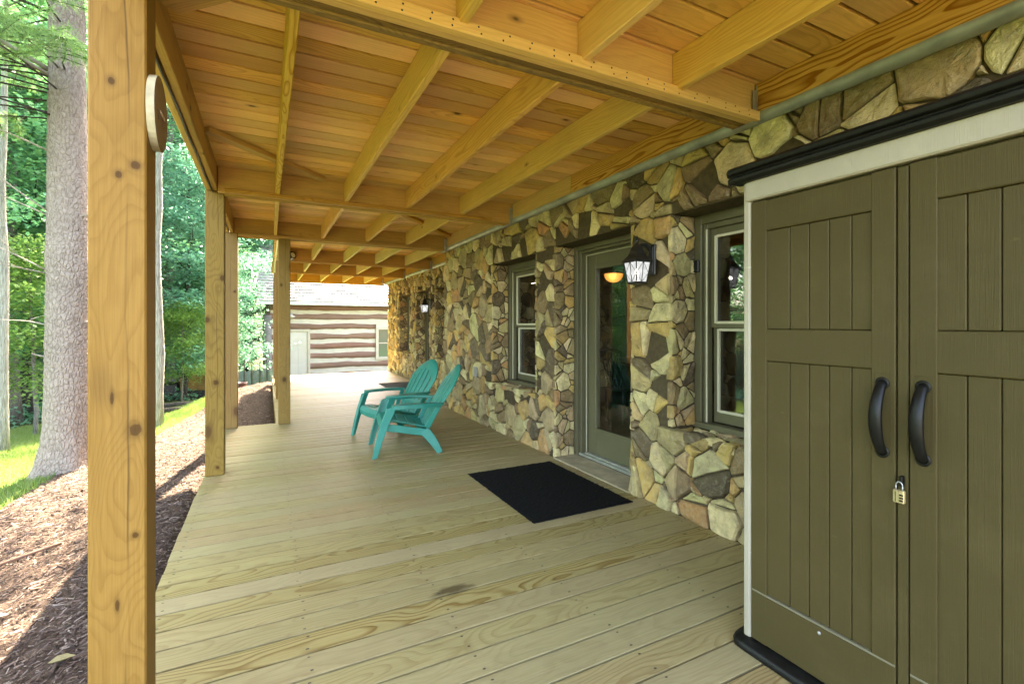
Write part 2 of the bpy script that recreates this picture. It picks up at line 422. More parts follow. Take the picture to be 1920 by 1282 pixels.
def scatter_xy(n, x0, x1, y0, y1, seed):
    r = np.random.RandomState(seed); return r.uniform(x0, x1, n), r.uniform(y0, y1, n), r
# bark mulch chips
x, y, rs = scatter_xy(120000, -2.9, .1, 1.6, 13.5, 11)
dd = deck_dist(x, y)
k = mulch_mask(x, y) & (dd > .015) & (rs.rand(len(x)) < np.where(y < 8, 1., .4))
x, y = x[k], y[k]; n = len(x)
L = rs.lognormal(-3.75, .42, n); W = L*rs.uniform(.12, .3, n); H = W*rs.uniform(.25, .7, n)
a = rs.uniform(0, np.pi, n)*.6 + rs.normal(-.1, .5, n); pit = rs.normal(0, .22, n)
z = ground_z(x, y) + .006 + rs.uniform(0, .014, n)
ux = np.stack([np.cos(a)*np.cos(pit), np.sin(a)*np.cos(pit), np.sin(pit)], -1)
ro = rs.normal(0, .5, n)
side = np.stack([-np.sin(a)*np.cos(ro), np.cos(a)*np.cos(ro), np.sin(ro)], -1)
upv = np.cross(ux, side)
C = np.stack([x, y, z], -1)
def comb_(s, b, c): return C + ux*(L*s)[:, None] + side*(W*b)[:, None] + upv*(H*c)[:, None]
V = np.stack([comb_(-.5, -.5, 0), comb_(-.5, .5, 0), comb_(.5, .4, 0), comb_(.5, -.35, 0), comb_(-.42, 0, .8), comb_(.44, 0, .7)], 1).reshape(-1, 3)
b = np.arange(n)[:, None, None]*6
F = (b + np.array([[0, 3, 5, 4], [1, 4, 5, 2], [0, 4, 1, 1], [3, 2, 5, 5]])[None, :2]).reshape(-1, 4)
mm, n_, l_, p_ = new_mat('bark_chip'); t_ = NT(mm); g_ = n_.new('ShaderNodeNewGeometry')
l_.new(t_.ramp(g_.outputs['Random Per Island'], [(0, (.035, .022, .017)), (.45, (.08, .054, .042)), (.8, (.135, .10, .082)), (1, (.22, .175, .14))]), p_.inputs['Base Color'])
p_.inputs['Roughness'].default_value = .9; p_.inputs['Specular IOR Level'].default_value = .15
tag(obj('bark_mulch', mesh_np('bark_mulch', V, F), mm), 'loose brown bark mulch along the deck edge', 'mulch', kind='stuff')
# lawn blades
x, y, rs = scatter_xy(150000, -7.5, -.9, 4.5, 15, 12)
dd = deck_dist(x, y)
k = (~mulch_mask(x, y)) & (dd < 5.4) & (x/y > -.62)
x, y = x[k], y[k]; n = len(x); z = ground_z(x, y)
a = rs.uniform(0, 6.28, n); h = rs.uniform(.035, .085, n); w = rs.uniform(.003, .006, n); lean = rs.uniform(.1, .6, n)*h
b2 = rs.uniform(0, 6.28, n)
A = np.stack([x - np.cos(a)*w, y - np.sin(a)*w, z], -1); B = np.stack([x + np.cos(a)*w, y + np.sin(a)*w, z], -1)
T = np.stack([x + np.cos(b2)*lean, y + np.sin(b2)*lean, z + h], -1)
M_grass = leaf_mat('grass_blade', [(.10, .19, .035), (.16, .25, .06), (.22, .27, .09)], .35)
tag(obj('grass', mesh_np('grass', np.stack([A, B, T], 1).reshape(-1, 3), np.arange(n*3).reshape(-1, 3)), M_grass), 'short green lawn grass beyond the mulch bed', 'grass', kind='stuff')

# ------------------------------------------------------------------ deck
WX, FX = 2.49, 3.01            # stone face of the near wall, of the set-back far wall
PITCH = .1415
deck = tag(empty('deck', (1.0, 3.0, 0)), 'long pale pine plank deck under the porch roof', 'deck', kind='structure')
rng = random.Random(3)
j0 = 2.6008 - 50*PITCH  # starts behind the camera: unseen open boards added to bounce light under the roof
nails = MB()
for i in range(127):
    y0 = j0 + i*PITCH; yc = y0 + PITCH/2
    if yc > 13.4: break
    wide = y0 + PITCH < 7.03
    xa = (-.483 if wide else .098) + rng.uniform(-.004, .004)
    xb = (WX - .004 if yc < 7.16 else FX - .006)
    if yc < -2.0: xb = 4.6
    if 2.86 < yc < 3.94: xb = 2.462
    dz = rng.uniform(-.0012, .0012)
    o = plank('deck_board', M_deck, deck, (xa, yc, -.0135 + dz), (xb, yc, -.0135 + dz), PITCH - .0088 - rng.uniform(0, .0025), .027, b=.0014)
    for xj in (-.43, .14, .72, 1.30, 1.88, 2.42):
        if xj < xa + .02 or yc > 9: continue
        for s in (-.04, .04):
            cx, cy = xj + rng.uniform(-.012, .012), yc + s + rng.uniform(-.006, .006)
            r = rng.uniform(.0035, .0052)
            nails.add([(cx + r*1.5*math.cos(w*math.pi/3), cy + r*math.sin(w*math.pi/3), .0016 + dz) for w in range(6)], [(0, 1, 2, 3, 4, 5)])
tag(nails.build('nail', plain_mat('nail_head', (.06, .045, .03), .6), deck), kind='stuff')
for (a, b) in (((-.465, -4.4, -.13), (-.465, 7.0, -.13)), ((.118, 7.0, -.13), (.118, 13.34, -.13))):
    plank('fascia_board', M_post2, deck, a, b, .036, .20, up=(0, 0, 1))
plank('fascia_board', M_post2, deck, (-.44, 6.99, -.13), (.09, 6.99, -.13), .036, .20)
plank('fascia_board', M_post2, deck, (.14, 13.32, -.13), (FX, 13.32, -.13), .036, .20)
for xj in (.14, .72, 1.30, 1.88, 2.42):
    plank('floor_joist', M_post2, deck, (xj, -.8, -.13), (xj, 13.28, -.13), .038, .185)

# ------------------------------------------------------------------ porch roof
roof = tag(empty('porch_roof', (1.0, 3.0, 2.4)), 'open pine porch roof of beams, joists and boards on square posts', 'porch')
CZ = 2.622
rng = random.Random(8)
y = -.12  # roof cut short behind the camera to let sky light in
ci = 0
while y < 13.9:
    w = .141; yc = y + w/2
    xa = -.46 if yc < 7.02 else .10
    xb = 2.46 if yc < 7.2 else 3.0
    if abs(yc - 6.78) < .08: pass
    plank('ceiling_board', M_ceil, roof, (xa, yc, CZ + .013), (xb, yc, CZ + .013), w - .0145 - rng.uniform(0, .005), .026, b=.002)
    y += w
    ci += 1
mb = MB(); mb.box(-.48, 2.9, -.12, 6.76, CZ + .03, CZ + .05); mb.box(.09, 3.6, 6.78, 13.95, CZ + .03, CZ + .05); mb.box(-.48, .088, 6.78, 7.04, CZ + .03, CZ + .05)
mb.build('sun_block_sheet', plain_mat('dark_sheet', (.018, .014, .01), .95, spec=.1), roof)  # unseen dark sheet added over the boards to keep sun out of the gaps
# joists
def joists(xs_, y0, y1, mat, z0=2.437, wd=.038):
    for xj in xs_:
        plank('joist', mat, roof, (xj + rng.uniform(-.008, .008), y0, (z0 + CZ)/2), (xj + rng.uniform(-.008, .008), y1, (z0 + CZ)/2), wd, CZ - z0 - .001, b=.004)
JX = (.085, .665, 1.235, 1.805)
BEAMS = [(1.74, 1.855, 2.403), (4.70, 4.83, 2.403), (6.86, 6.99, 2.398), (9.24, 9.36, 2.40), (11.34, 11.46, 2.40), (13.72, 13.88, 2.40)]
joists(JX, -.12, BEAMS[0][0], M_joist)
joists(JX, BEAMS[0][1], BEAMS[1][0], M_joist)
joists(JX, BEAMS[1][1], BEAMS[2][0], M_joist)
JF = (.72, 1.27, 1.83, 2.40)
for k_ in range(2, 5): joists(JF, BEAMS[k_][1], BEAMS[k_+1][0], M_newjoist)
# beams of three plies with ragged undersides
for k_, (ya, yb, zb) in enumerate(BEAMS):
    xa = -.372 if k_ < 3 else .205
    xb = 2.402 if k_ < 3 else 2.93
    n_p = 3; wp = (yb - ya)/n_p
    for j in range(n_p):
        zz = zb + (0, .004, -.003)[j] + (.006 if k_ > 0 and j == 1 else 0)
        yc = ya + wp*(j + .5)
        plank('beam_ply', M_rough if (k_ == 0 and j) else M_joist if k_ < 1 else M_beam, roof, (xa, yc, (zz + CZ)/2), (xb, yc, (zz + CZ)/2), wp - .0015, CZ - zz - .001, b=.004)
    if k_ == 0:
        plank('nailing_strip', M_joist, roof, (xa, ya - .0195, zb + .024), (xb - .01, ya - .0195, zb + .024), .0375, .05, b=.003)
        nl = MB()
        for q_ in range(26):
            for dz_ in (.012, .036):
                xx = xa + .06 + q_*.105 + rng.uniform(-.02, .02); nl.lathe([(.0042, 0), (.003, .0012)], 7, (0, 0, 0))
                for v_ in range(len(nl.v) - 14, len(nl.v)): a_ = nl.v[v_]; nl.v[v_] = (xx + a_[0], ya - .0384 - a_[2], zb + dz_ + rng.uniform(-.001, .001) + a_[1])
        tag(nl.build('nail', M_black, roof), kind='stuff')
    # seat strip under the beam front, as on the second and third beam
    if k_ in (1, 2):
        plank('nailing_strip', M_beam, roof, (xa + .05, ya - .012, zb + .018), (xb - .25, ya - .012, zb + .018), .022, .034, b=.003)
    hb = MB(); hb.bbox(xb - .0025, xb + .0008, ya - .014, ya - .004, zb - .006, CZ - .012, .0005); hb.bbox(xb - .045, xb + .001, ya - .016, yb + .004, zb - .009, zb - .0045, .001)
    hb.bbox(xb - .04, xb + .001, ya - .0165, ya - .0135, zb - .006, zb + .17, .001)
    hb.build('joist_hanger', M_steel, roof)
# ledger against the house and metal flashing below it
plank('ledger', M_ledger, roof, (2.425, -.12, 2.538), (2.425, 3.55, 2.538), .038, .166)
plank('ledger', M_ledger, roof, (2.425, 3.556, 2.538), (2.425, 4.69, 2.538), .038, .166)
plank('ledger', M_ledger, roof, (2.425, 4.70, 2.538), (2.425, 7.17, 2.538), .038, .166)
plank('ledger', M_ledger, roof, (2.955, 7.22, 2.538), (2.955, 13.85, 2.538), .038, .166)
def flashing(xf, y0, y1):
    mb = MB(); n = 60
    prof = [(xf - .002, 2.456), (xf - .004, 2.446), (xf + .004, 2.425), (xf + .030, 2.408), (xf + .06, 2.414)]
    for i in range(n + 1):
        yy = y0 + (y1 - y0)*i/n; dz = .0016*math.sin(i*1.7) + .001*math.sin(i*.6)
        for (a, b_) in prof: mb.v.append((a + .0012*math.sin(i*2.1 + b_*50), yy, b_ + dz))
    m = len(prof)
    for i in range(n):
        for j in range(m - 1): mb.f.append((i*m + j, i*m + j + 1, (i+1)*m + j + 1, (i+1)*m + j))
    mb.build('flashing', M_flash, roof, smooth=True)
flashing(2.402, -.12, 3.9); flashing(2.404, 3.88, 7.19); flashing(2.925, 7.2, 13.6)
# rim beam over the outer posts, two plies with a cable between them
for (xc, y0, y1, mt) in ((-.395, -.12, 1.95, M_beam), (-.395, 1.953, 7.03, M_beam), (-.446, -.12, 3.4, M_joist), (-.446, 3.404, 7.03, M_joist), (.15, 7.03, 13.9, M_newjoist), (.190, 7.03, 13.9, M_beam)):
    plank('rim_beam', mt, roof, (xc, y0, 2.548), (xc, y1, 2.548), .037, .232, b=.004)
cb = MB(); cb.sweep([(-.421 + .004*math.sin(i*1.3), 1.9 + i*.18, 2.428 - .006*abs(math.sin(i*.9))) for i in range(28)], .0055, 6)
cb.build('cable', M_black, roof, smooth=True)
# flat diagonal braces
plank('brace', M_beam, roof, (-.375, 2.36, CZ - .022), (.13, 1.86, CZ - .022), .14, .038)
plank('brace', M_beam, roof, (-.372, 3.80, CZ - .021), (.44, 4.62, CZ - .021), .075, .036)
plank('brace', M_beam, roof, (1.40, 5.60, CZ - .021), (2.39, 6.72, CZ - .021), .075, .036)
# posts
def post(x0, y0, zb, zt, mat, dy=.14):
    return plank('post', mat, roof, (x0 + .07, y0 + dy/2, zb), (x0 + .07, y0 + dy/2, zt), .14, dy, up=(0, -1, 0), b=.005)
post(-.47, 1.813, .0025, 2.431, M_post)
post(-.47, 4.778, .0025, 2.431, M_post2)
post(-.47, 6.849, .0025, 2.431, M_post2)
post(.126, 6.849, .0025, 2.397, M_post2)
post(.126, 9.25, .0025, 2.399, M_post2)
post(.126, 11.35, .0025, 2.399, M_post2)
post(.126, 13.15, .0025, 2.43, M_post2)

# ------------------------------------------------------------------ stone house
house = tag(empty('stone_house', (2.6, 5, 0)), 'fieldstone house wall with olive door and sash windows along the porch', 'house')
NEAR_OPEN = [(1.33, 2.447, .575, 2.055), (2.853, 3.953, 0.0, 2.055), (4.325, 5.412, .575, 2.035)]
FAR_OPEN = [(8.20, 9.296, .61, 2.01), (9.672, 10.72, 0.0, 2.02), (11.20, 12.263, .61, 2.01)]
def wall_boxes(x0, x1, y0, y1, z0, z1, opens):
    mb = MB(); yy = y0
    for (a, b, c, d) in sorted(opens):
        mb.box(x0, x1, yy, a, z0, z1)
        mb.box(x0, x1, a, b, d, z1)
        if c > z0 + .01: mb.box(x0, x1, a, b, z0, c - .03)
        yy = b
    mb.box(x0, x1, yy, y1, z0, z1)
    return mb
wall_near = wall_boxes(WX + .018, WX + .30, -2.0, 7.172, -.6, 2.60, NEAR_OPEN).build('wall', M_mortar, house)
wall_far = wall_boxes(FX + .018, FX + .28, 7.172, 13.48, -.6, 2.60, FAR_OPEN).build('wall', M_mortar, house)
ret = MB(); ret.box(WX + .30, FX + .018, 6.9, 7.171, -.6, 2.6); ret.build('wall_return', M_mortar, house)
M_upper = plain_mat('upper_wall', (.22, .17, .11), .9, 0, 6, .3)
up = MB(); up.box(2.95, 9, -3, 7.1, 2.70, 6.2); up.box(3.65, 9, 7.1, 13.4, 2.70, 6.2); up.box(9.0, 9.2, -3, 13.4, -1, 2.69); up.box(3.3, 9.0, 13.3, 13.46, -1, 2.6)
up.build('unseen_upper_storey', M_upper, house)  # unseen house bulk above the porch, added to block sky light
# --- fieldstones: a weighted Voronoi of the wall face, cells clipped at the openings
PAL = [((.54, .45, .225), .27), ((.45, .30, .095), .16), ((.37, .28, .135), .18), ((.21, .145, .066), .19), ((.10, .072, .038), .08), ((.37, .31, .135), .08), ((.40, .22, .085), .04)]
def pick_col(r):
    u = r.random(); s = 0
    for c, w in PAL:
        s += w
        if u <= s: break
    f = r.uniform(.9, 1.3)
    return tuple(min(.8, a*f*r.uniform(.94, 1.06)) for a in c)
def clip_poly(P, nx, ny, c):
    out = []; m = len(P)
    for i in range(m):
        a, b = P[i], P[(i+1) % m]; da = nx*a[0] + ny*a[1] - c; db = nx*b[0] + ny*b[1] - c
        if da <= 0: out.append(a)
        if (da < 0 < db) or (db < 0 < da):
            t = da/(da - db); out.append((a[0] + t*(b[0]-a[0]), a[1] + t*(b[1]-a[1])))
    return out
def area(P): return .5*sum(P[i][0]*P[(i+1) % len(P)][1] - P[(i+1) % len(P)][0]*P[i][1] for i in range(len(P)))
def inset(P, g):
    if area(P) < 0: P = P[::-1]
    Q = P; m = len(P)
    for i in range(m):
        a, b = P[i], P[(i+1) % m]; dx, dy = b[0]-a[0], b[1]-a[1]; L = math.hypot(dx, dy)
        if L < 1e-6: continue
        nx, ny = dy/L, -dx/L
        Q = clip_poly(Q, nx, ny, nx*a[0] + ny*a[1] - g)
        if len(Q) < 3: return []
    return Q
def stone_cells(rect, opens, rmin, rmax, seed, dens=1.0, aniso=1.0):
    r = random.Random(seed); a0, a1, b0, b1 = rect; S = []
    A = (a1-a0)*(b1-b0)
    tries = int(A/(rmin*rmin)*28*dens)
    for t in range(tries):
        q = t/tries
        rad = rmax*(1-q)**1.6 + rmin*(1-(1-q)**1.6); rad *= r.uniform(.85, 1.1)
        p = (r.uniform(a0, a1), r.uniform(b0, b1))
        if any(o[0]-.25*rad < p[0] < o[1]+.25*rad and o[2]-.25*rad < p[1] < o[3]+.25*rad for o in opens): continue
        if all((p[0]-s[0])**2 + ((p[1]-s[1])*aniso)**2 > ((rad+s[2])*.66)**2 for s in S): S.append((p[0], p[1], rad))
    G = []
    for s in S:
        for o in opens:
            m = 3*s[2] + .1
            if o[2]-m*.3 < s[1] < o[3]+m*.3:
                if 0 <= o[0]-s[0] < m: G.append((2*o[0]-s[0], s[1], s[2]))
                if 0 <= s[0]-o[1] < m: G.append((2*o[1]-s[0], s[1], s[2]))
            if o[0]-m*.3 < s[0] < o[1]+m*.3:
                if 0 <= s[1]-o[3] < m: G.append((s[0], 2*o[3]-s[1], s[2]))
                if 0 <= o[2]-s[1] < m: G.append((s[0], 2*o[2]-s[1], s[2]))
    allp = np.array(S + G); out = []
    for i, s in enumerate(S):
        P = [(a0, b0), (a1, b0), (a1, b1), (a0, b1)]
        d2 = (allp[:, 0]-s[0])**2 + (allp[:, 1]-s[1])**2
        for j in np.argsort(d2)[1:34]:
            q = allp[j]; w = .9*(s[2]**2 - q[2]**2)
            P = clip_poly(P, 2*(q[0]-s[0]), 2*(q[1]-s[1]), q[0]**2+q[1]**2-s[0]**2-s[1]**2 + w)
            if len(P) < 3: break
        if len(P) < 3: continue
        for o in opens:
            c = [(o[0]-s[0], 1, 0, o[0]), (s[0]-o[1], -1, 0, -o[1]), (s[1]-o[3], 0, -1, -o[3]), (o[2]-s[1], 0, 1, o[2])]
            c = max(c, key=lambda k: k[0])
            if c[0] > -.03: P = clip_poly(P, c[1], c[2], c[3])
            if len(P) < 3: break
        if len(P) < 3: continue
        A_ = abs(area(P))
        if A_ > .0055 and r.random() < .66:          # break the roundish cells into angular pieces
            m_ = len(P); cx = sum(p[0] for p in P)/m_; cy = sum(p[1] for p in P)/m_; rd = math.sqrt(A_)
            w_ = r.uniform(0, math.pi); nx, ny = math.cos(w_), math.sin(w_); c_ = nx*cx + ny*cy + r.uniform(-.22, .22)*rd
            for sg in (1, -1):
                Q = clip_poly(P, nx*sg, ny*sg, c_*sg)
                if len(Q) >= 3 and abs(area(Q)) > .0008: out.append(Q)
        else: out.append(P)
    return out
def stone_geo(P, to3, r, gap, hmin, hmax):
    """returns verts, faces for one stone; to3(a, b, d) maps wall coordinates to space"""
    P = inset(P, gap)
    if len(P) < 3 or area(P) < 4e-4: return None
    # drop tiny edges, round corners a little
    Q = [p for i, p in enumerate(P) if math.hypot(p[0]-P[i-1][0], p[1]-P[i-1][1]) > .007]
    if len(Q) < 3: return None
    O = []
    for i, p in enumerate(Q):
        a, b = Q[i-1], Q[(i+1) % len(Q)]; c = r.uniform(.02, .11)
        O.append((p[0]+(a[0]-p[0])*c, p[1]+(a[1]-p[1])*c)); 
        O.append((p[0]+(b[0]-p[0])*c, p[1]+(b[1]-p[1])*c))
    O2 = []
    for i, p in enumerate(O):
        q = O[(i+1) % len(O)]; O2.append(p)
        if math.hypot(q[0]-p[0], q[1]-p[1]) > .06:
            j = r.uniform(-.006, .003); dx, dy = q[0]-p[0], q[1]-p[1]; L = math.hypot(dx, dy); f = r.uniform(.35, .65)
            O2.append((p[0]+dx*f - dy/L*(-j), p[1]+dy*f + dx/L*(-j)))
    O = O2; m = len(O); cx = sum(p[0] for p in O)/m; cy = sum(p[1] for p in O)/m
    rad = math.sqrt(abs(area(O))/math.pi); h = r.uniform(hmin, hmax); ta, tb = r.gauss(0, .06), r.gauss(0, .06)
    v = []
    def ring(scale, d, jit):
        for p in O:
            a = cx+(p[0]-cx)*scale; b = cy+(p[1]-cy)*scale
            v.append(to3(a, b, d + ta*(p[0]-cx)*min(1, d/.01) + tb*(p[1]-cy)*min(1, d/.01) + r.uniform(-jit, jit)))
    e = min(.35, r.uniform(.006, .013)/rad)
    ring(1.02, -.03, 0); ring(1.0, h*.6, .002); ring(1-e, h, .003); ring(r.uniform(.4, .62), h + r.uniform(-.002, .006), .0045)
    v.append(to3(cx, cy, h + r.uniform(-.002, .008)))
    f = []
    for k in range(3):
        for i in range(m): f.append((k*m+i, k*m+(i+1) % m, (k+1)*m+(i+1) % m, (k+1)*m+i))
    for i in range(m): f.append((3*m+i, 3*m+(i+1) % m, 4*m))
    return v, f
def px_area(v):
    c = Vector((0, 0, 0))
    s_, c_ = math.sin(R(27.1025)), math.cos(R(27.1025)); pts = []
    for p in v:
        zc = p[0]*s_ + p[1]*c_
        if zc < .2: return 0
        pts.append((896*(p[0]*c_-p[1]*s_)/zc, 896*(p[2]-CAM_H)/zc))
    xs_ = [p[0] for p in pts]; ys_ = [p[1] for p in pts]
    if max(xs_) < -960 or min(xs_) > 960: return 0
    return (max(xs_)-min(xs_))*(max(ys_)-min(ys_))
def add_cols(me, cols):
    a = me.color_attributes.new('col', 'FLOAT_COLOR', 'POINT')
    a.data.foreach_set('color', np.array([(*c, 1) for c in cols], np.float32).ravel())
rS = random.Random(77)
near_st = []; far_st = []
def do_face(rect, opens, rmin, rmax, seed, to3, store, gap=.0048, hmin=.016, hmax=.042, flip=False, dens=1.0):
    for P in stone_cells(rect, opens, rmin, rmax, seed, dens):
        g = stone_geo(P, to3, rS, gap*rS.uniform(.7, 1.5), hmin, hmax)
        if g: store.append((g[0], g[1], pick_col(rS)))
front = lambda X: (lambda a, b, d: (X + .018 - d, a, b))
do_face((.45, 7.19, -.01, 2.452), NEAR_OPEN, .048, .165, 21, front(WX), near_st)
for (a, b, c, d) in NEAR_OPEN:                       # jambs of the openings (facing -y and +y) and sill tops
    do_face((WX - .005, WX + .225, c if c > .1 else 0, d), [], .05, .10, int(a*100), lambda p, q, e, b=b: (p, b - e*.9, q), near_st, hmin=.008, hmax=.022)
    do_face((WX - .005, WX + .225, c if c > .1 else 0, d), [], .05, .10, int(a*100) + 1, lambda p, q, e, a=a: (p, a + e*.9, q), near_st, hmin=.008, hmax=.022)
    if c > .1: do_face((WX - .012, WX + .225, a, b), [], .06, .13, int(a*100) + 2, lambda p, q, e, c=c: (p, q, c - .03 + e), near_st, hmin=.012, hmax=.026)
do_face((7.19, 13.48, -.01, 2.452), FAR_OPEN, .055, .13, 22, front(FX), far_st)
for (a, b, c, d) in FAR_OPEN:
    do_face((FX - .005, FX + .225, c if c > .1 else 0, d), [], .05, .10, int(a*100), lambda p, q, e, b=b: (p, b - e*.9, q), far_st, hmin=.008, hmax=.022)
    if c > .1: do_face((FX - .012, FX + .225, a, b), [], .06, .13, int(a*100) + 2, lambda p, q, e, c=c: (p, q, c - .03 + e), far_st, hmin=.012, hmax=.026)
near_st.sort(key=lambda s: -px_area(s[0]))
for (v, f, c) in near_st[:298]:
    ce = Vector((sum(p[0] for p in v)/len(v), sum(p[1] for p in v)/len(v), sum(p[2] for p in v)/len(v)))
    me = mesh('stone', [Vector(p)-ce for p in v], f, False); add_cols(me, [c]*len(v))
    obj('stone', me, M_stone, wall_near, Matrix.Translation(ce))
def joined(lst, parent):
    mb = MB(); cols = []
    for (v, f, c) in lst: mb.add(v, f); cols += [c]*len(v)
    o = mb.build('stones', M_stone, parent, smooth=False); add_cols(o.data, cols); tag(o, kind='stuff')
joined(near_st[298:], wall_near); joined(far_st, wall_far)

# --- windows and doors
def window(y0, y1, z0, z1, X):
    Xc = X + .225
    mb = MB()                                     # casing: stepped olive frame with a sill
    for (w, xo, d) in ((.062, 0, .05), (.098, .022, .05)):
        i0 = 0 if w == .062 else .062
        mb.bbox(Xc + xo, Xc + xo + d, y0 + i0, y0 + w, z0 + .03, z1, .003)
        mb.bbox(Xc + xo, Xc + xo + d, y1 - w, y1 - i0, z0 + .03, z1, .003)
        mb.bbox(Xc + xo, Xc + xo + d, y0 + w, y1 - w, z1 - w, z1 - i0, .003)
    mb.bbox(Xc - .02, Xc + .06, y0, y1, z0 - .008, z0 + .032, .004)
    win = mb.build('window', M_olive, house)
    ya, yb = y0 + .098, y1 - .098; zt = z1 - .098; zb = z0 + .034; zm = zb + (zt - zb)*.49
    bd = MB()                                      # cream jamb liners
    bd.bbox(Xc + .018, Xc + .05, ya - .014, ya - .002, zb, zt, .002); bd.bbox(Xc + .018, Xc + .05, yb + .002, yb + .014, zb, zt, .002)
    bd.build('jamb_liner', M_cream, win)
    for (za, zc, xo) in ((zm, zt, .055), (zb, zm + .02, .083)):
        sm = MB(); w = .036; x0, x1 = Xc + xo, Xc + xo + .026; lo = .075 if za == zb else .03
        sm.bbox(x0, x1, ya, ya + w, za, zc, .002); sm.bbox(x0, x1, yb - w, yb, za, zc, .002)
        sm.bbox(x0, x1, ya + w, yb - w, zc - (.05 if za != zb else .03), zc, .002); sm.bbox(x0, x1, ya + w, yb - w, za, za + lo, .002)
        sm.build('sash', M_olive, win)
        gm = MB(); q = .014; a, b, c, d = ya + w, yb - w, za + lo, zc - (.05 if za != zb else .03)
        gm.bbox(x0 - .006, x0 + .012, a - .004, a + q, c, d, .002); gm.bbox(x0 - .006, x0 + .012, b - q, b + .004, c, d, .002)
        gm.bbox(x0 - .006, x0 + .012, a + q, b - q, d - q, d + .004, .002); gm.bbox(x0 - .006, x0 + .012, a + q, b - q, c - .004, c + q, .002)
        gm.build('glazing_bead', M_cream, win)
        pm = MB(); pm.box(x0 + .013, x0 + .017, a + .002, b - .002, c + .002, d - .002); pm.build('pane', M_glass, win)
    return win
for (a, b, c, d), X in [(NEAR_OPEN[0], WX), (NEAR_OPEN[2], WX), (FAR_OPEN[0], FX), (FAR_OPEN[2], FX)]: window(a, b, c, d, X)
def door(y0, y1, z1, X):
    Xc = X + .225
    fr = MB()
    for (w, xo, d, i0) in ((.055, 0, .10, 0), (.085, .03, .10, .055), (.105, .075, .07, .085)):
        fr.bbox(Xc + xo, Xc + xo + d, y0 + i0, y0 + w, .012, z1, .003); fr.bbox(Xc + xo, Xc + xo + d, y1 - w, y1 - i0, .012, z1, .003)
        fr.bbox(Xc + xo, Xc + xo + d, y0 + w, y1 - w, z1 - w*.8, z1 - i0*.8, .003)
    dr = fr.build('door_frame', M_olive, house)
    ln = MB(); ln.bbox(Xc + .072, Xc + .08, y1 - .110, y1 - .1055, .03, z1 - .09, .0005); ln.bbox(Xc + .072, Xc + .08, y0 + .11, y1 - .11, z1 - .094, z1 - .0885, .0005)
    ln.build('weather_strip', M_cream, dr)
    x0, x1 = Xc + .10, Xc + .145; a, b, c, d = y0 + .108, y1 - .108, .045, z1 - .088
    s, tp, bt = .125, .14, .25
    dm = MB(); dm.bbox(x0, x1, a, a + s, c, d, .002); dm.bbox(x0, x1, b - s, b, c, d, .002); dm.bbox(x0, x1, a + s, b - s, d - tp, d, .002); dm.bbox(x0, x1, a + s, b - s, c, c + bt, .002)
    for (e, xo) in ((.022, -.010), (.010, -.004)):
        k0 = s - .012 + (.012 if e == .010 else 0)
    # raised lite frame
    dm2 = MB(); g = .03
    dm2.bbox(x0 - .009, x0 + .006, a + s - g, a + s + .004, c + bt - g, d - tp + g, .003); dm2.bbox(x0 - .009, x0 + .006, b - s - .004, b - s + g, c + bt - g, d - tp + g, .003)
    dm2.bbox(x0 - .009, x0 + .006, a + s + .004, b - s - .004, d - tp - .004, d - tp + g, .003); dm2.bbox(x0 - .009, x0 + .006, a + s + .004, b - s - .004, c + bt - g, c + bt + .004, .003)
    do = dm.build('door', M_olive, house)
    dm2.build('lite_frame', M_olive, do)
    pm = MB(); pm.box(x0 + .014, x0 + .02, a + s + .002, b - s - .002, c + bt + .002, d - tp - .002); pm.build('pane', M_glass, do)
    hd = MB(); hd.lathe([(.028, 0), (.028, .006), (.012, .012), (.011, .04), (.024, .052), (.026, .066), (.014, .075)], 14)
    hd.build('handle', M_black, do, Matrix.Translation((x0 - .001, a + .06, .95)) @ Matrix.Rotation(R(-90), 4, 'Y'), smooth=True)
    th = MB(); th.bbox(Xc + .02, x1 + .02, y0 + .004, y1 - .004, .008, .03, .004); th.bbox(Xc + .055, x0 + .03, y0 + .107, y1 - .107, .03, .043, .004)
    th.build('threshold', M_thresh, house)
    sl = MB(); sl.bbox(X - .022, Xc + .019, y0 + .003, y1 - .003, -.03, .0065, .004); sl.build('threshold_slab', M_slab, house)
    return do
door(NEAR_OPEN[1][0], NEAR_OPEN[1][1], NEAR_OPEN[1][3], WX)
door(FAR_OPEN[1][0], FAR_OPEN[1][1], FAR_OPEN[1][3], FX)
# lit room behind the glass
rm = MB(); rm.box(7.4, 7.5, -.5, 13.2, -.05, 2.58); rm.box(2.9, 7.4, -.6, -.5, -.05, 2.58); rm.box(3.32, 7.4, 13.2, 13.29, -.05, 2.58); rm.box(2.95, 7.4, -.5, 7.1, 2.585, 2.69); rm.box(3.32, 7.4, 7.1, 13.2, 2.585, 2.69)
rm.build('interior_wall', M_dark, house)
fl = MB(); fl.box(2.80, 7.4, -.5, 13.2, -.06, -.005); fl.build('interior_floor', M_darkfloor, house)

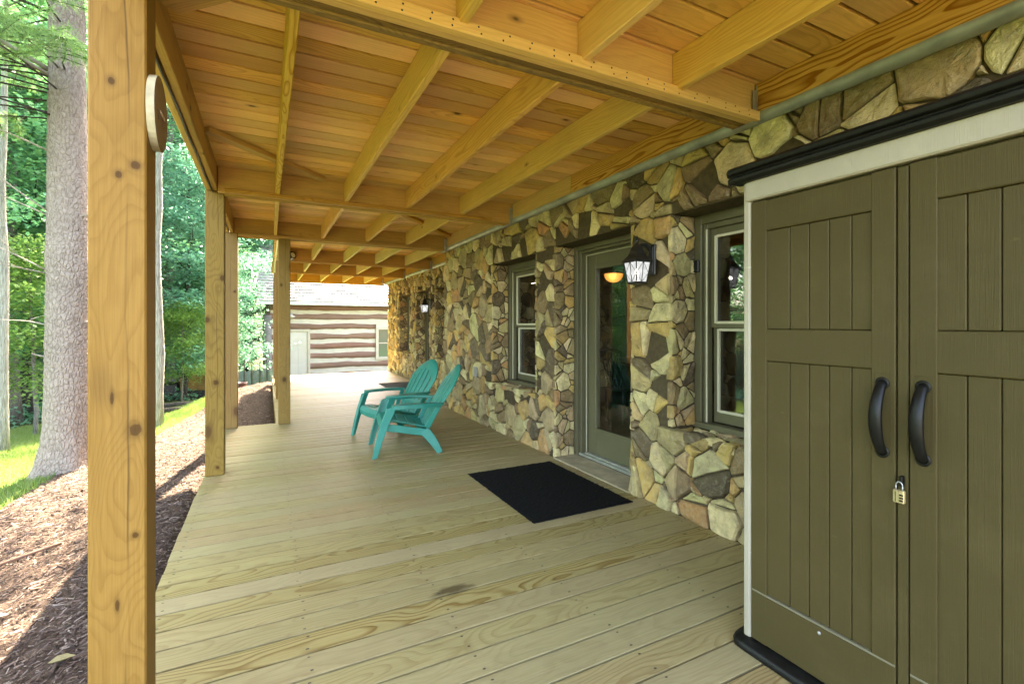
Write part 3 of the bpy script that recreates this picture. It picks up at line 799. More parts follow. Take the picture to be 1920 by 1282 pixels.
# ------------------------------------------------------------------ storage cabinet
CX = 1.72
def plastic(name, c, rough=.5):
    m, n, l, p = new_mat(name); t = NT(m); tc = n.new('ShaderNodeTexCoord'); P = tc.outputs['Object']
    f = t.noise(P, 2.2, 4, .6); g = t.noise(t.vmath('MULTIPLY', P, (1, 420, 6)), 1.0, 2, .6)
    sc = t.noise(P, 60, 3, .7)
    cc = t.mix(t.ramp(f, [(.35, 0), (.7, 1)]), [a*.93 for a in c], [a*1.07 for a in c])
    cc = t.mix(t.math('MULTIPLY', t.ramp(sc, [(.66, 0), (.8, 1)]), .12), cc, [min(1, a*2) for a in c])
    dust = t.math('MULTIPLY', t.ramp(t.noise(P, 4.5, 6, .75), [(.52, 0), (.75, 1)]), .16)
    cc = t.mix(dust, cc, [min(1, a*1.9 + .02) for a in c])
    scuff = t.ramp(t.noise(t.vmath('MULTIPLY', P, (1, 9, 34)), 1.0, 4, .7), [(.70, 0), (.74, 1)])
    cc = t.mix(t.math('MULTIPLY', scuff, .25), cc, [min(1, a*2.4 + .02) for a in c])
    l.new(cc, p.inputs['Base Color']); p.inputs['Roughness'].default_value = rough; p.inputs['Specular IOR Level'].default_value = .2
    l.new(t.bump(g, .6, .0014), p.inputs['Normal']); return m
M_cab = plastic('olive_plastic', (.058, .0435, .0145), .6)
M_cabtrim = plastic('beige_plastic', (.31, .28, .21), .5)
M_cabblack = plain_mat('black_plastic', (.006, .006, .005), .4, 0, 30, .4, .15, 120, .22)
M_ridge = plastic('pale_ridge_plastic', (.15, .135, .085), .5)  # ridge strip coloured paler than the doors
cab = tag(empty('storage_cabinet', (2.06, .74, 0)), 'tall olive plastic storage cabinet with beige trim and double doors by the wall', 'cabinet')
YL, YRt = 1.30, .19
mb = MB(); mb.box(CX + .03, 2.44, YRt + .004, YL - .004, .03, 1.80); mb.build('body', M_cab, cab)
tr = MB(); tr.bbox(CX - .002, CX + .06, 1.268, YL, .035, 1.868, .008); tr.bbox(CX - .002, CX + .06, YRt, .222, .035, 1.868, .008); tr.bbox(CX + .06, 2.43, YL - .003, YL + .006, .035, 1.80, .003)
tr.build('corner_trim', M_cabtrim, cab)
tr = MB(); tr.bbox(CX - .012, CX + .05, YRt - .002, 1.283, 1.782, 1.862, .006); tr.build('fascia', M_cabtrim, cab)
ld = MB()
prof = [(CX - .030, 1.858), (CX - .044, 1.866), (CX - .046, 1.880), (CX - .034, 1.886), (CX - .034, 1.892), (CX - .050, 1.897), (CX - .054, 1.910), (CX - .046, 1.922), (CX + .02, 1.934)]
YE = YL + .05
for yy, sh in ((YE, .02), (YE - .012, .003), (YE - .03, 0), (YRt - .05, 0)):
    for (a, b_) in prof: ld.v.append((a + sh, yy, b_))
m = len(prof)
for i in range(3):
    for j in range(m - 1): ld.f.append((i*m+j, i*m+j+1, (i+1)*m+j+1, (i+1)*m+j))
ld.f.append(tuple(range(m)))
ld.box(CX + .02, 2.46, YRt - .05, YE - .001, 1.872, 1.9335); ld.box(CX - .03, CX + .019, YRt - .05, YE - .02, 1.858, 1.87)
ld.build('lid', M_cabblack, cab, smooth=False, bevel=.003)
bs = MB()
for yy, sh in ((YL + .035, .05), (YL + .028, .022), (YL + .008, .004), (YL - .03, 0), (YRt, 0)):
    for (a, b_) in ((CX - .045, .004), (CX - .047, .022), (CX - .03, .034), (CX + .012, .040), (CX + .30, .040)): bs.v.append((a + sh, yy, b_))
for i in range(4):
    for j in range(4): bs.f.append((i*5+j, i*5+j+1, (i+1)*5+j+1, (i+1)*5+j))
bs.f.append((4, 3, 2, 1, 0))
bs.box(CX + .03, 2.44, YRt, YL + .01, .002, .03)
bs.build('plinth', M_cabblack, cab, smooth=True)
def cab_door(yl, yr, grooves, mirror):
    """yl > yr; hinge side = yl for the first door"""
    x = CX
    d = MB()
    outer, inner = (yl, yr) if not mirror else (yr, yl)
    sg = -1 if not mirror else 1
    so, si = .064, .066
    oa, ob = sorted((outer, outer + sg*so)); ia, ib = sorted((inner - sg*si, inner))
    pa, pb = ob if not mirror else ib, ia if not mirror else oa
    pa, pb = min(pa, pb), max(pa, pb)
    d.bbox(x, x + .03, oa, ob, .045, 1.775, .002); d.bbox(x, x + .03, ia, ib, .045, 1.775, .002)
    door_o = d.build('door', M_cab, cab)
    for (z0, z1) in ((1.655, 1.772), (1.150, 1.272)):
        q = MB(); q.bbox(x + .001, x + .03, pa + .0015, pb - .0015, z0, z1, .003); q.build('rail', M_cab, door_o)
    q = MB(); q.bbox(x + .0005, x + .03, pa + .0015, pb - .0015, .046, .235, .003); q.build('kick_panel', M_cab, door_o)
    q = MB(); q.bbox(x - .0012, x + .012, pa + .001, pb - .001, .2355, .2425, .001); q.build('ridge', M_ridge, door_o)
    ys_ = [pa] + sorted(grooves) + [pb]
    for (z0, z1) in ((1.2735, 1.6535), (.243, 1.1485)):
        for a, b in zip(ys_[:-1], ys_[1:]):
            q = MB(); q.bbox(x + .008, x + .026, a + .0012, b - .0012, z0, z1, .0025); q.build('slat', M_cab, door_o)
    # handle in its cup
    hy = inner - sg*.034
    c = MB(); c.bbox(x - .0012, x + .004, hy - .0235, hy - .022, .862, 1.138, .0004); c.bbox(x - .0012, x + .004, hy + .022, hy + .0235, .862, 1.138, .0004)
    c.bbox(x - .0012, x + .004, hy - .022, hy + .022, .862, .8635, .0004); c.bbox(x - .0012, x + .004, hy - .022, hy + .022, 1.1365, 1.138, .0004)
    c.build('handle_recess', M_ridge if False else M_cab, door_o)
    h = MB(); n = 18; pts = []; rad = []
    for i in range(n + 1):
        s = i/n; zz = .887 + .226*s; pts.append((x + .002 - .046*math.sin(math.pi*s)**.75, hy, zz)); rad.append(.0155 + .0055*math.sin(math.pi*s))
    h.sweep(pts, [r*.62 for r in rad], 12, True, 1.45, up=(1, 0, 0))
    h.lathe([(.020, 0), (.020, .006), (.012, .009)], 16, (0, 0, 0)) if False else None
    ho = h.build('handle', M_cabblack, door_o, smooth=True)
    for zz in (.893, 1.107):
        q = MB(); q.lathe([(.0195, 0), (.0195, .004), (.016, .006)], 18); q.build('handle_boss', M_cabblack, ho, Matrix.Translation((x + .0008, hy, zz)) @ Matrix.Rotation(R(-90), 4, 'Y'), smooth=False)
    return door_o
dL = cab_door(1.264, .772, (1.111, 1.04, .971, .900), False)
dR = cab_door(.735, .226, (.535, .605, .465, .395, .33), True)
q = MB(); q.bbox(CX + .002, CX + .02, .7395, .768, .045, 1.772, .003); q.build('astragal', M_cab, cab)
sc = MB(); sc.lathe([(.006, 0), (.0055, .002), (.002, .0035)], 12); sc.build('screw', M_steel, cab, Matrix.Translation((CX + .0003, 1.0, .212)) @ Matrix.Rotation(R(-90), 4, 'Y'))
hs = MB(); hs.bbox(CX - .014, CX + .004, .748, .757, .80, .832, .003); hs.build('hasp', M_cabblack, cab)
# padlock
M_lock = plain_mat('brushed_nickel', (.46, .38, .20), .35, .6, 40, .1)
pad = tag(empty('padlock', (CX - .012, .7555, .752)), 'small pale metal combination padlock hanging between the cabinet doors', 'padlock')
b_ = MB(); b_.bbox(CX - .021, CX - .006, .7405, .7705, .7505, .7905, .003); bo = b_.build('lock_body', M_lock, pad)
s_ = MB(); s_.sweep([(CX - .0135, .7555 + .0085*math.cos(w), .803 + .011*math.sin(w)) for w in np.linspace(0, math.pi, 12)], .0019, 8)
s_.sweep([(CX - .0135, .764, .789), (CX - .0135, .764, .804)], .0019, 8); s_.sweep([(CX - .0135, .747, .789), (CX - .0135, .747, .804)], .0019, 8)
s_.build('shackle', M_steel, pad, smooth=True)
for i in range(3):
    w_ = MB(); w_.bbox(CX - .0225, CX - .018, .7425, .7525, .757 + i*.0085, .762 + i*.0085, .001); w_.build('number_wheel', M_cabblack, pad)
w_ = MB(); w_.bbox(CX - .0213, CX - .0205, .7615, .7635, .7545, .785, .0002); w_.bbox(CX - .0213, CX - .0205, .7545, .7550, .7525, .789, .0001); w_.build('engraving', M_cabblack, pad)

# ------------------------------------------------------------------ teal plastic chairs
mt, n_, l_, p_ = new_mat('teal_plastic'); t_ = NT(mt); tc_ = n_.new('ShaderNodeTexCoord')
f_ = t_.noise(tc_.outputs['Object'], 5, 4, .6); f2_ = t_.noise(tc_.outputs['Object'], 90, 3, .7)
l_.new(t_.mix(t_.ramp(f_, [(.35, 0), (.7, 1)]), (.0, .165, .125), (.003, .215, .165)), p_.inputs['Base Color'])
p_.inputs['Roughness'].default_value = .42; l_.new(t_.bump(f2_, .12, .001), p_.inputs['Normal']); M_teal = mt
def slot_panel(fn, nu, nv, holes, th, name, parent, M):
    """fn(i/nu, j/nv) -> point; holes(i, j) True = no face; solidified"""
    bm = bmesh.new(); g = {}
    for i in range(nu + 1):
        for j in range(nv + 1): g[i, j] = bm.verts.new(fn(i/nu, j/nv))
    for i in range(nu):
        for j in range(nv):
            if not holes(i, j): bm.faces.new((g[i, j], g[i+1, j], g[i+1, j+1], g[i, j+1]))
    bmesh.ops.delete(bm, geom=[v for v in bm.verts if not v.link_faces], context='VERTS')
    me = bpy.data.meshes.new(name); bm.to_mesh(me); bm.free()
    me.polygons.foreach_set('use_smooth', [True]*len(me.polygons))
    o = obj(name, me, M_teal, parent, M)
    s = o.modifiers.new('solidify', 'SOLIDIFY'); s.thickness = th; s.offset = 0
    b = o.modifiers.new('bevel', 'BEVEL'); b.width = .0025; b.segments = 2; b.limit_method = 'ANGLE'; b.angle_limit = R(50)
    return o
def ribbon(path, wv, th, name, parent, M):
    """flat tapered bar along path: list of (point, half width); wv = width direction, th = thickness"""
    mb = MB(); wv = Vector(wv).normalized(); k = len(path)
    for i, (p, hw) in enumerate(path):
        p = Vector(p); t = (Vector(path[min(i+1, k-1)][0]) - Vector(path[max(i-1, 0)][0])).normalized(); nrm = t.cross(wv).normalized()
        for a, b in ((-1, -1), (1, -1), (1, 1), (-1, 1)): mb.v.append(tuple(p + wv*hw*a + nrm*(th/2)*b))
    for i in range(k-1):
        for j in range(4): mb.f.append((i*4+j, i*4+(j+1) % 4, (i+1)*4+(j+1) % 4, (i+1)*4+j))
    mb.f.append((3, 2, 1, 0)); mb.f.append(tuple((k-1)*4+j for j in range(4)))
    o = obj(name, mesh(name, mb.v, mb.f), M_teal, parent, M)
    b = o.modifiers.new('bevel', 'BEVEL'); b.width = .006; b.segments = 3; b.limit_method = 'ANGLE'; b.angle_limit = R(40)
    return o
def chair(loc, rz, label):
    """adirondack chair facing local -x, origin on the floor under the seat"""
    E = empty('adirondack_chair', loc, rz); tag(E, label, 'chair', 'teal adirondack chairs on the deck'); M = WM[E.name]
    # seat: five cross slats with slots, dipping to the back and rolling over the front
    sp = [(-.305, .255), (-.315, .305), (-.29, .345), (-.20, .345), (-.10, .322), (0, .295), (.10, .268), (.16, .256)]
    def seat(u, v):
        s = u*(len(sp)-1); i = min(int(s), len(sp)-2); f = s-i
        x = sp[i][0]*(1-f)+sp[i+1][0]*f; z = sp[i][1]*(1-f)+sp[i+1][1]*f
        w = .255 - .03*u
        return (x, (v-.5)*2*w, z - .018*(1-(2*v-1)**2))
    slot_panel(seat, 42, 14, lambda i, j: i in (15, 21, 27, 33, 39) and 1 <= j <= 12 and j not in (6, 7) or (i in (15, 21, 27, 33, 39) and j in (6, 7)), .012, 'seat', E, M)
    # fan shaped backrest with long slots
    Lb = .735
    def back(u, v):
        s = v*Lb
        # half width: narrow at the seat, widest at two thirds, round top
        if v < .62: hw = .185 + .075*(v/.62)
        else: q = (v-.62)/.38; hw = .26*max(0, 1-(q*.99)**2.0)**.62
        yy = (2*u-1)*hw
        bx = .125 + s*math.sin(R(28)) + .05*v*v; bz = .215 + s*math.cos(R(28)) - .012*v
        cup = -.035*(1-(2*u-1)**2) + .02
        return (bx - cup*math.cos(R(28))*-1*1.0, yy, bz)
    slots = {4, 9, 14, 19, 24}
    def bh(i, j):
        if i not in slots: return False
        top = {4: 27, 9: 31, 14: 32, 19: 31, 24: 27}[i]
        return (2 <= j < 9) or (11 <= j < top)
    slot_panel(back, 29, 38, bh, .013, 'backrest', E, M)
    ribbon([((.145, -.20, .262), .022), ((.150, 0, .25), .022), ((.145, .20, .262), .022)], (.47, 0, .88), .014, 'back_rail', E, M)
    for s in (-1, 1):
        # arm: flat, wide at the front, sweeping in to the back
        ribbon([((-.215, s*.315, .487), .030), ((-.205, s*.317, .497), .050), ((-.10, s*.318, .503), .054), ((.06, s*.312, .502), .050), ((.20, s*.292, .496), .040), ((.295, s*.268, .487), .030)], (0, 1, 0), .018, 'arm', E, M)
        ribbon([((-.21, s*.352, .478), .012), ((-.10, s*.362, .483), .014), ((.08, s*.352, .482), .013), ((.27, s*.292, .474), .010)], (0, 0, 1), .008, 'arm_skirt', E, M)
        # front leg with inner web
        ribbon([((-.375, s*.300, .0), .028), ((-.335, s*.300, .16), .036), ((-.285, s*.302, .31), .046), ((-.215, s*.310, .486), .052)], (1, 0, .25), .016, 'front_leg', E, M)
        ribbon([((-.392, s*.287, .0), .014), ((-.355, s*.285, .16), .018), ((-.318, s*.285, .31), .024), ((-.255, s*.29, .478), .03)], (0, 1, 0), .012, 'front_leg_web', E, M)
        # side rail under the seat running into the rear leg
        ribbon([((-.30, s*.272, .29), .034), ((-.16, s*.268, .268), .036), ((0, s*.262, .232), .036), ((.13, s*.258, .208), .036)], (0, 0, 1), .014, 'side_rail', E, M)
        ribbon([((.10, s*.262, .235), .05), ((.16, s*.268, .165), .046), ((.22, s*.278, .075), .036), ((.262, s*.285, 0), .028)], (1, 0, .55), .016, 'rear_leg', E, M)
        ribbon([((.135, s*.250, .245), .020), ((.195, s*.254, .165), .018), ((.25, s*.262, .075), .016), ((.285, s*.268, 0), .014)], (0, 1, 0), .012, 'rear_leg_web', E, M)
        ribbon([((.14, s*.225, .25), .03), ((.20, s*.25, .37), .026), ((.262, s*.262, .48), .024)], (1, 0, -.4), .014, 'back_support', E, M)
    return E
chair((1.325, 4.93, .002), R(-7), 'teal plastic adirondack chair nearer the camera, back seen edge-on')
chair((1.335, 5.62, .002), R(17), 'teal plastic adirondack chair farther back, its slotted backrest facing the camera')

# ------------------------------------------------------------------ mats
def floor_mat(x0, x1, y0, y1, mat, label, seed):
    r = np.random.RandomState(seed); n = 46; mb = MB()
    m2 = int(n*(y1-y0)/(x1-x0))
    for i in range(n+1):
        for j in range(m2+1):
            e = (.005 if i in (0, n) or j in (0, m2) else 0)
            mb.v.append((x0+(x1-x0)*i/n + r.normal(0, .0015), y0+(y1-y0)*j/m2 + r.normal(0, .0015), .0105 - e + abs(r.normal(0, .0018))))
    for i in range(n):
        for j in range(m2):
            q = i*(m2+1)+j; mb.f.append((q, q+m2+1, q+m2+2, q+1))
    rimv = [i*(m2+1) for i in range(n+1)] + [n*(m2+1)+j for j in range(1, m2+1)] + [i*(m2+1)+m2 for i in range(n-1, -1, -1)] + [j for j in range(m2-1, 0, -1)]
    base = len(mb.v)
    for k in rimv: mb.v.append((mb.v[k][0], mb.v[k][1], .0025))
    for a in range(len(rimv)):
        b = (a+1) % len(rimv); mb.f.append((rimv[a], rimv[b], base+b, base+a))
    tag(mb.build('door_mat', mat), label, 'mat', 'door mats')
floor_mat(1.535, 2.365, 2.69, 3.84, M_mat, 'black door mat before the near glazed door', 1)
floor_mat(2.15, 2.92, 9.63, 10.62, M_grey_mat, 'dark grey door mat before the far door', 2)

# ------------------------------------------------------------------ lanterns
M_lglass = bpy.data.materials.new('lit_seeded_glass'); M_lglass.use_nodes = True; t_ = NT(M_lglass); t_.n.clear()
o_ = t_.n.new('ShaderNodeOutputMaterial'); mx_ = t_.n.new('ShaderNodeMixShader'); tr_ = t_.n.new('ShaderNodeBsdfTransparent'); em_ = t_.n.new('ShaderNodeEmission')
em_.inputs[0].default_value = (.72, .86, 1.0, 1); mx_.inputs[0].default_value = .9
t_.l.new(t_.math('ADD', .022, t_.math('MULTIPLY', t_.noise(t_.n.new('ShaderNodeTexCoord').outputs['Object'], 45, 3), .05)), em_.inputs[1])
t_.l.new(tr_.outputs[0], mx_.inputs[1]); t_.l.new(em_.outputs[0], mx_.inputs[2]); t_.l.new(mx_.outputs[0], o_.inputs[0])
M_bulb = emit_mat('lamp_bulb', (1.0, .97, .92), .35)
def lantern(loc, label, power):
    E = empty('wall_lantern', loc); tag(E, label, 'lantern', 'lit wall lanterns'); X, Y, Z = loc    # loc = centre of the bottom plate
    def T(mb, name, mat, par, smooth=False): return mb.build(name, mat, par, Matrix.Translation(loc), smooth)
    ph = math.pi/4
    b = MB(); b.lathe([(.058, 0), (.066, .004), (.066, .014), (.058, .018)], 4, phase=ph); T(b, 'base_plate', M_black, E)
    gt, gb, z0, z1 = .064, .046, .018, .150         # half widths of the glass body
    frm = MB()
    for sx in (-1, 1):
        for sy in (-1, 1): frm.sweep([(sx*gb, sy*gb, z0), (sx*gt, sy*gt, z1)], .0042, 6)
    for s in (-1, 1):
        for ax in (0, 1):
            def P(t, w): 
                h = gb + (gt-gb)*t; k = [0, 0, z0 + (z1-z0)*t]; k[ax] = s*(h + .001); k[1-ax] = w*h; return tuple(k)
            frm.sweep([P(0, 0), P(1, 0)], .003, 6)
            frm.sweep([P(0, -.05), P(.45, -.98)], .0018, 5); frm.sweep([P(.45, -.98), P(1, -.05)], .0018, 5)
            frm.sweep([P(0, .05), P(.45, .98)], .0018, 5); frm.sweep([P(.45, .98), P(1, .05)], .0018, 5)
    T(frm, 'frame', M_black, E, True)
    for s in (-1, 1):
        for ax in (0, 1):
            g = MB(); q = []
            for (h, zz) in ((gb, z0), (gt, z1)):
                for w in (-1, 1):
                    k = [0, 0, zz]; k[ax] = s*(h - .002); k[1-ax] = w*(h - .003); q.append(tuple(k))
            q2 = []
            for p in q:
                p = list(p); p[ax] -= s*.0025; q2.append(tuple(p))
            g.add(q + q2, [(0, 1, 3, 2), (4, 6, 7, 5), (0, 2, 6, 4), (1, 5, 7, 3), (0, 4, 5, 1), (2, 3, 7, 6)]); T(g, 'pane', M_lglass, E)
    c = MB(); c.lathe([(.102, .150), (.108, .155), (.106, .166), (.086, .180), (.066, .198), (.052, .222), (.050, .236), (.036, .262), (.018, .280), (.012, .290)], 4, phase=ph); T(c, 'cap', M_black, E)
    f = MB(); f.lathe([(.008, .288), (.013, .298), (.015, .306), (.011, .316), (.005, .330), (.001, .345)], 12); T(f, 'finial', M_black, E, True)
    bu = MB(); bu.lathe([(.008, .03), (.014, .05), (.018, .08), (.012, .11), (.003, .125)], 10); T(bu, 'bulb', M_bulb, E, True)
    a = MB(); a.sweep([(.0, .0, .262), (.03, 0, .278), (.07, 0, .285), (.105, 0, .270), (.128, 0, .235), (.135, 0, .19)], [.012, .013, .015, .016, .016, .014], 10); T(a, 'arm', M_black, E, True)
    p = MB(); p.bbox(.128, .148, -.04, .04, .07, .29, .008); p.bbox(.120, .130, -.028, .028, .09, .27, .005); T(p, 'back_plate', M_black, E)
    L = bpy.data.lights.new('lantern_light', 'POINT'); L.energy = power; L.color = (.93, .96, 1.0); L.shadow_soft_size = .012
    lo = bpy.data.objects.new('lantern_light', L); link(lo, E, Matrix.Translation((X - .018, Y - .018, Z + .085)))
    return E
lantern((2.322, 2.60, 1.575), 'lit black metal lantern on the stone pier beside the near door', 2.2)
lantern((2.84, 9.46, 1.53), 'small lit lantern beside the far door', 1.2)
# lamp inside the door
lb = tag(empty('ceiling_lamp', (5.0, 6.15, 1.94)), 'glowing amber bowl lamp seen through the door glass', 'lamp')
bw = MB(); bw.lathe([(.012, .03), (.07, .045), (.115, .075), (.145, .12), (.155, .17)], 24, (5.0, 6.15, 1.94)); M_amber = emit_mat('amber_glass', (1.0, .40, .09), .06); t_ = NT(M_amber); tc_ = t_.n.new('ShaderNodeNewGeometry')
ln_ = t_.n.new('ShaderNodeVectorMath'); ln_.operation = 'LENGTH'; t_.l.new(t_.vmath('SUBTRACT', tc_.outputs['Position'], (4.86, 6.02, 2.03)), ln_.inputs[0])
t_.l.new(t_.ramp(ln_.outputs['Value'], [(0, .34), (.10, .10), (.22, .032)]), M_amber.node_tree.nodes['Principled BSDF'].inputs['Emission Strength'])
bw.build('bowl', M_amber, lb, smooth=True)
rd = MB(); rd.lathe([(.008, .17), (.008, .64)], 8, (5.0, 6.15, 1.94)); rd.lathe([(.05, .60), (.06, .645)], 14, (5.0, 6.15, 1.94)); rd.build('stem', M_black, lb)
# table and spindle chair in the dark room behind the door
M_dkwood = plain_mat('dark_stained_wood', (.05, .02, .011), .4, 0, 8, .3)
tb_ = tag(empty('dining_table', (5.1, 5.5, 0)), 'dark red-brown table seen dimly through the door glass', 'table')
q = MB(); q.bbox(4.6, 5.6, 5.0, 6.3, .70, .74, .008); q.build('table_top', M_dkwood, tb_)
for (a, b) in ((4.68, 5.08), (5.52, 5.08), (4.68, 6.22), (5.52, 6.22)):
    q = MB(); q.sweep([(a, b, 0), (a, b, .70)], [.022, .035], 8); q.build('leg', M_dkwood, tb_)
ch_ = tag(empty('spindle_chair', (4.25, 5.0, 0)), 'black spindle-back chair seen dimly through the door glass', 'chair')
q = MB(); q.bbox(4.05, 4.47, 4.80, 5.20, .43, .46, .01); q.build('seat', M_black, ch_)
for (a, b) in ((4.08, 4.83), (4.44, 4.83), (4.08, 5.17), (4.44, 5.17)):
    q = MB(); q.sweep([(a, b, 0), (a, b, .43)], [.014, .02], 7); q.build('leg', M_black, ch_)
for k in range(7):
    q = MB(); q.sweep([(4.09, 4.84 + k*.053, .46), (4.0, 4.82 + k*.06, .92)], .008, 6); q.build('spindle', M_black, ch_)
q = MB(); q.sweep([(4.0 - .02*math.sin(t*math.pi), 4.79 + .42*t, .92 + .03*math.sin(t*math.pi)) for t in np.linspace(0, 1, 9)], .022, 8); q.build('top_rail', M_black, ch_)
# lace curtain behind the right-hand window
cu = MB(); n = 60
for i in range(n+1):
    yy = 1.38 + .66*i/n; xx = 2.98 + .022*math.sin(i*1.25) + .012*math.sin(i*.53)
    for zz in np.linspace(.62, 1.72, 12): cu.v.append((xx + .004*math.sin(zz*17+i), yy + (.05*(1.72-zz)*(1 if i > 45 else 0) - .03*math.sin(zz*5) if i > 40 else 0), zz))
for i in range(n):
    for j in range(11): cu.f.append((i*12+j, i*12+j+1, (i+1)*12+j+1, (i+1)*12+j))
mc = plain_mat('lace_cloth', (.32, .31, .28), .9, 0, 70, .6, .4, 200)
tag(cu.build('curtain', mc, smooth=True), 'grey lace curtain hanging inside the window beside the cabinet', 'curtain')
# doorbell box on the window casing
db = MB(); db.bbox(2.695, 2.716, 2.395, 2.445, 1.66, 1.745, .004); tag(db.build('sensor_box', M_black), 'small black sensor box on the window casing beside the cabinet', 'sensor')
# round wooden disc sign on the near post
M_slice = wood_mat('log_slice_wood', (.25, .165, .095), (.16, .092, .05), .5, 55, .45, 0, tone=.05)
M_barkrim = plain_mat('pale_slice_rim', (.40, .34, .22), .7, 0, 20, .2, .3, 60)
ds = tag(empty('wooden_plaque', (-.328, 1.90, 1.85)), 'oval wood slice plaque with a faint emblem on the near post', 'plaque')
mb = MB(); N = 40; rx = .105; rz_ = .118
for (xo, s) in ((-.3285, .99), (-.307, 1.0)):
    for i in range(N):
        w = 2*math.pi*i/N; k = s*(1+.012*math.sin(3*w+1)); mb.v.append((xo, 1.895 + rx*k*math.cos(w), 1.968 + rz_*k*math.sin(w)))
for i in range(N): mb.f.append((i, (i+1) % N, N+(i+1) % N, N+i))
mb.f.append(tuple(range(N)))
mb.build('bark_rim', M_barkrim, ds)
mb = MB()
for s, xo in ((.995, -.3065), (.93, -.3045), (.5, -.304)):
    for i in range(N):
        w = 2*math.pi*i/N; k = s*(1+.012*math.sin(3*w+1)); mb.v.append((xo, 1.895 + rx*k*math.cos(w), 1.968 + rz_*k*math.sin(w)))
for k in range(2):
    for i in range(N): mb.f.append((k*N+i, k*N+(i+1) % N, (k+1)*N+(i+1) % N, (k+1)*N+i))
mb.f.append(tuple(2*N+i for i in range(N)))
mb.build('face', M_slice, ds, smooth=True)
M_mark = plain_mat('burnt_mark', (.20, .085, .05), .7, 0, 60, .3); M_mark2 = plain_mat('white_mark', (.62, .50, .42), .7)
mb = MB(); x_ = -.3032
mb.bbox(x_, x_ + .001, 1.862, 1.935, 1.962, 1.972, .0003); mb.build('emblem_bar', M_mark2, ds)
mb = MB(); mb.bbox(x_, x_ + .001, 1.905, 1.913, 1.925, 1.985, .0003); mb.bbox(x_, x_ + .001, 1.88, 1.90, 1.945, 1.955, .0003); mb.bbox(x_, x_ + .001, 1.918, 1.945, 1.955, 1.961, .0003); mb.build('emblem_stroke', M_mark, ds)
for i, zz in enumerate((1.955, 1.945, 1.938, 1.932)):
    mb = MB(); mb.bbox(x_, x_ + .001, 1.823 + i*.003, 1.835 + i*.002, zz, zz + .005, .0003); mb.build('lettering', M_black, ds)
# black spot lamp under the far beams
sp = tag(empty('spot_lamp', (.36, 9.15, 2.40)), 'black spot lamp fixed on a far beam beside the post', 'lamp')
mb = MB(); mb.lathe([(.03, -.05), (.055, -.03), (.062, .03), (.066, .06), (.058, .062)], 18); mb.build('lamp_head', M_black, sp, Matrix.Translation((.36, 9.14, 2.475)) @ Matrix.Rotation(R(62), 4, 'Y') @ Matrix.Rotation(R(50), 4, 'X'), smooth=False)
mb = MB(); mb.lathe([(.046, 0), (.042, .004), (.01, .008)], 16); mb.build('lens', plain_mat('lens_glass', (.6, .6, .58), .2), sp, Matrix.Translation((.36, 9.14, 2.475)) @ Matrix.Rotation(R(62), 4, 'Y') @ Matrix.Rotation(R(50), 4, 'X') @ Matrix.Translation((0, 0, .0625)))
mb = MB(); mb.bbox(.32, .40, 9.165, 9.237, 2.415, 2.53, .004); mb.build('bracket', M_black, sp)
# small outlet cover on the wall
mb = MB(); mb.bbox(2.452, 2.470, 5.82, 5.91, .60, .73, .004); oc = mb.build('outlet_cover', plain_mat('grey_cover', (.22, .22, .20), .5)); tag(oc, 'small grey outlet cover on the stone wall behind the chairs', 'outlet')

# ------------------------------------------------------------------ log house at the back
LY = 24.5; LZ = -1.25
log = tag(empty('log_house', (4, LY, LZ)), 'log house with white chinking and pale shingle roof beyond the deck', 'house')
M_log = wood_mat('red_brown_log', (.20, .122, .092), (.115, .066, .05), .6, 30, .8, .04, tone=.25, warm=(.27, .14, .10))
M_chink = plain_mat('white_chinking', (.42, .40, .345), .9, 0, 3, .1, .4, 20)
M_shing = plain_mat('pale_shingle', (.30, .29, .285), .85, 0, 4, .25, .5, 60)
M_white = plain_mat('white_paint', (.42, .41, .37), .5, 0, 3, .06)
mb = MB(); mb.box(-.02, .8, LY + .03, LY + .25, LZ - 1.2, 2.35); mb.box(1.70, 4.95, LY + .03, LY + .25, LZ - 1.2, 2.35); mb.box(.8, 1.70, LY + .03, LY + .25, .96, 2.35); mb.box(4.95, 5.95, LY + .03, LY + .25, 1.12, 2.35)
mb.box(4.95, 5.95, LY + .03, LY + .25, LZ - 1.2, -.38); mb.box(5.95, 12, LY + .03, LY + .25, LZ - 1.2, 2.35); mb.box(-.02, .2, LY + .25, LY + 7, LZ - 1.2, 2.35)
mb.build('chinking', M_chink, log)
rl = random.Random(4)
for i, zc in enumerate((2.09, 1.67, 1.20, .72, .27, -.20, -.66, -1.15)):
    segs = [(-.06, 12)]
    if zc < 1.1: segs = [(-.06, .72), (1.78, 12)]
    if -.45 < zc < 1.25: segs = [s for s in segs if s[1] < 5] + [(1.78 if zc < 1.1 else -.06, 4.86), (6.04, 12)]
    for (xa, xb) in segs:
        n = max(4, int((xb-xa)/.28)); mb = MB(); ph = rl.uniform(0, 6)
        for k in range(n+1):
            xx = xa + (xb-xa)*k/n; tp = .14 + .025*math.sin(k*.7+ph) + rl.uniform(-.018, .018); bt = -.14 - .022*math.sin(k*.5+ph*2) + rl.uniform(-.018, .018)
            for (yo, zz) in ((.06, tp), (-.03, tp*.72), (-.045, 0), (-.03, bt*.72), (.06, bt)): mb.v.append((xx - (xa+xb)/2, yo, zz))
        for k in range(n):
            for j in range(4): mb.f.append((k*5+j, k*5+j+1, (k+1)*5+j+1, (k+1)*5+j))
        mb.f.append((0, 1, 2, 3, 4)); mb.f.append(tuple(n*5+j for j in (4, 3, 2, 1, 0)))
        mb.build('log', M_log, log, Matrix.Translation(((xa+xb)/2, LY, zc)), smooth=True)
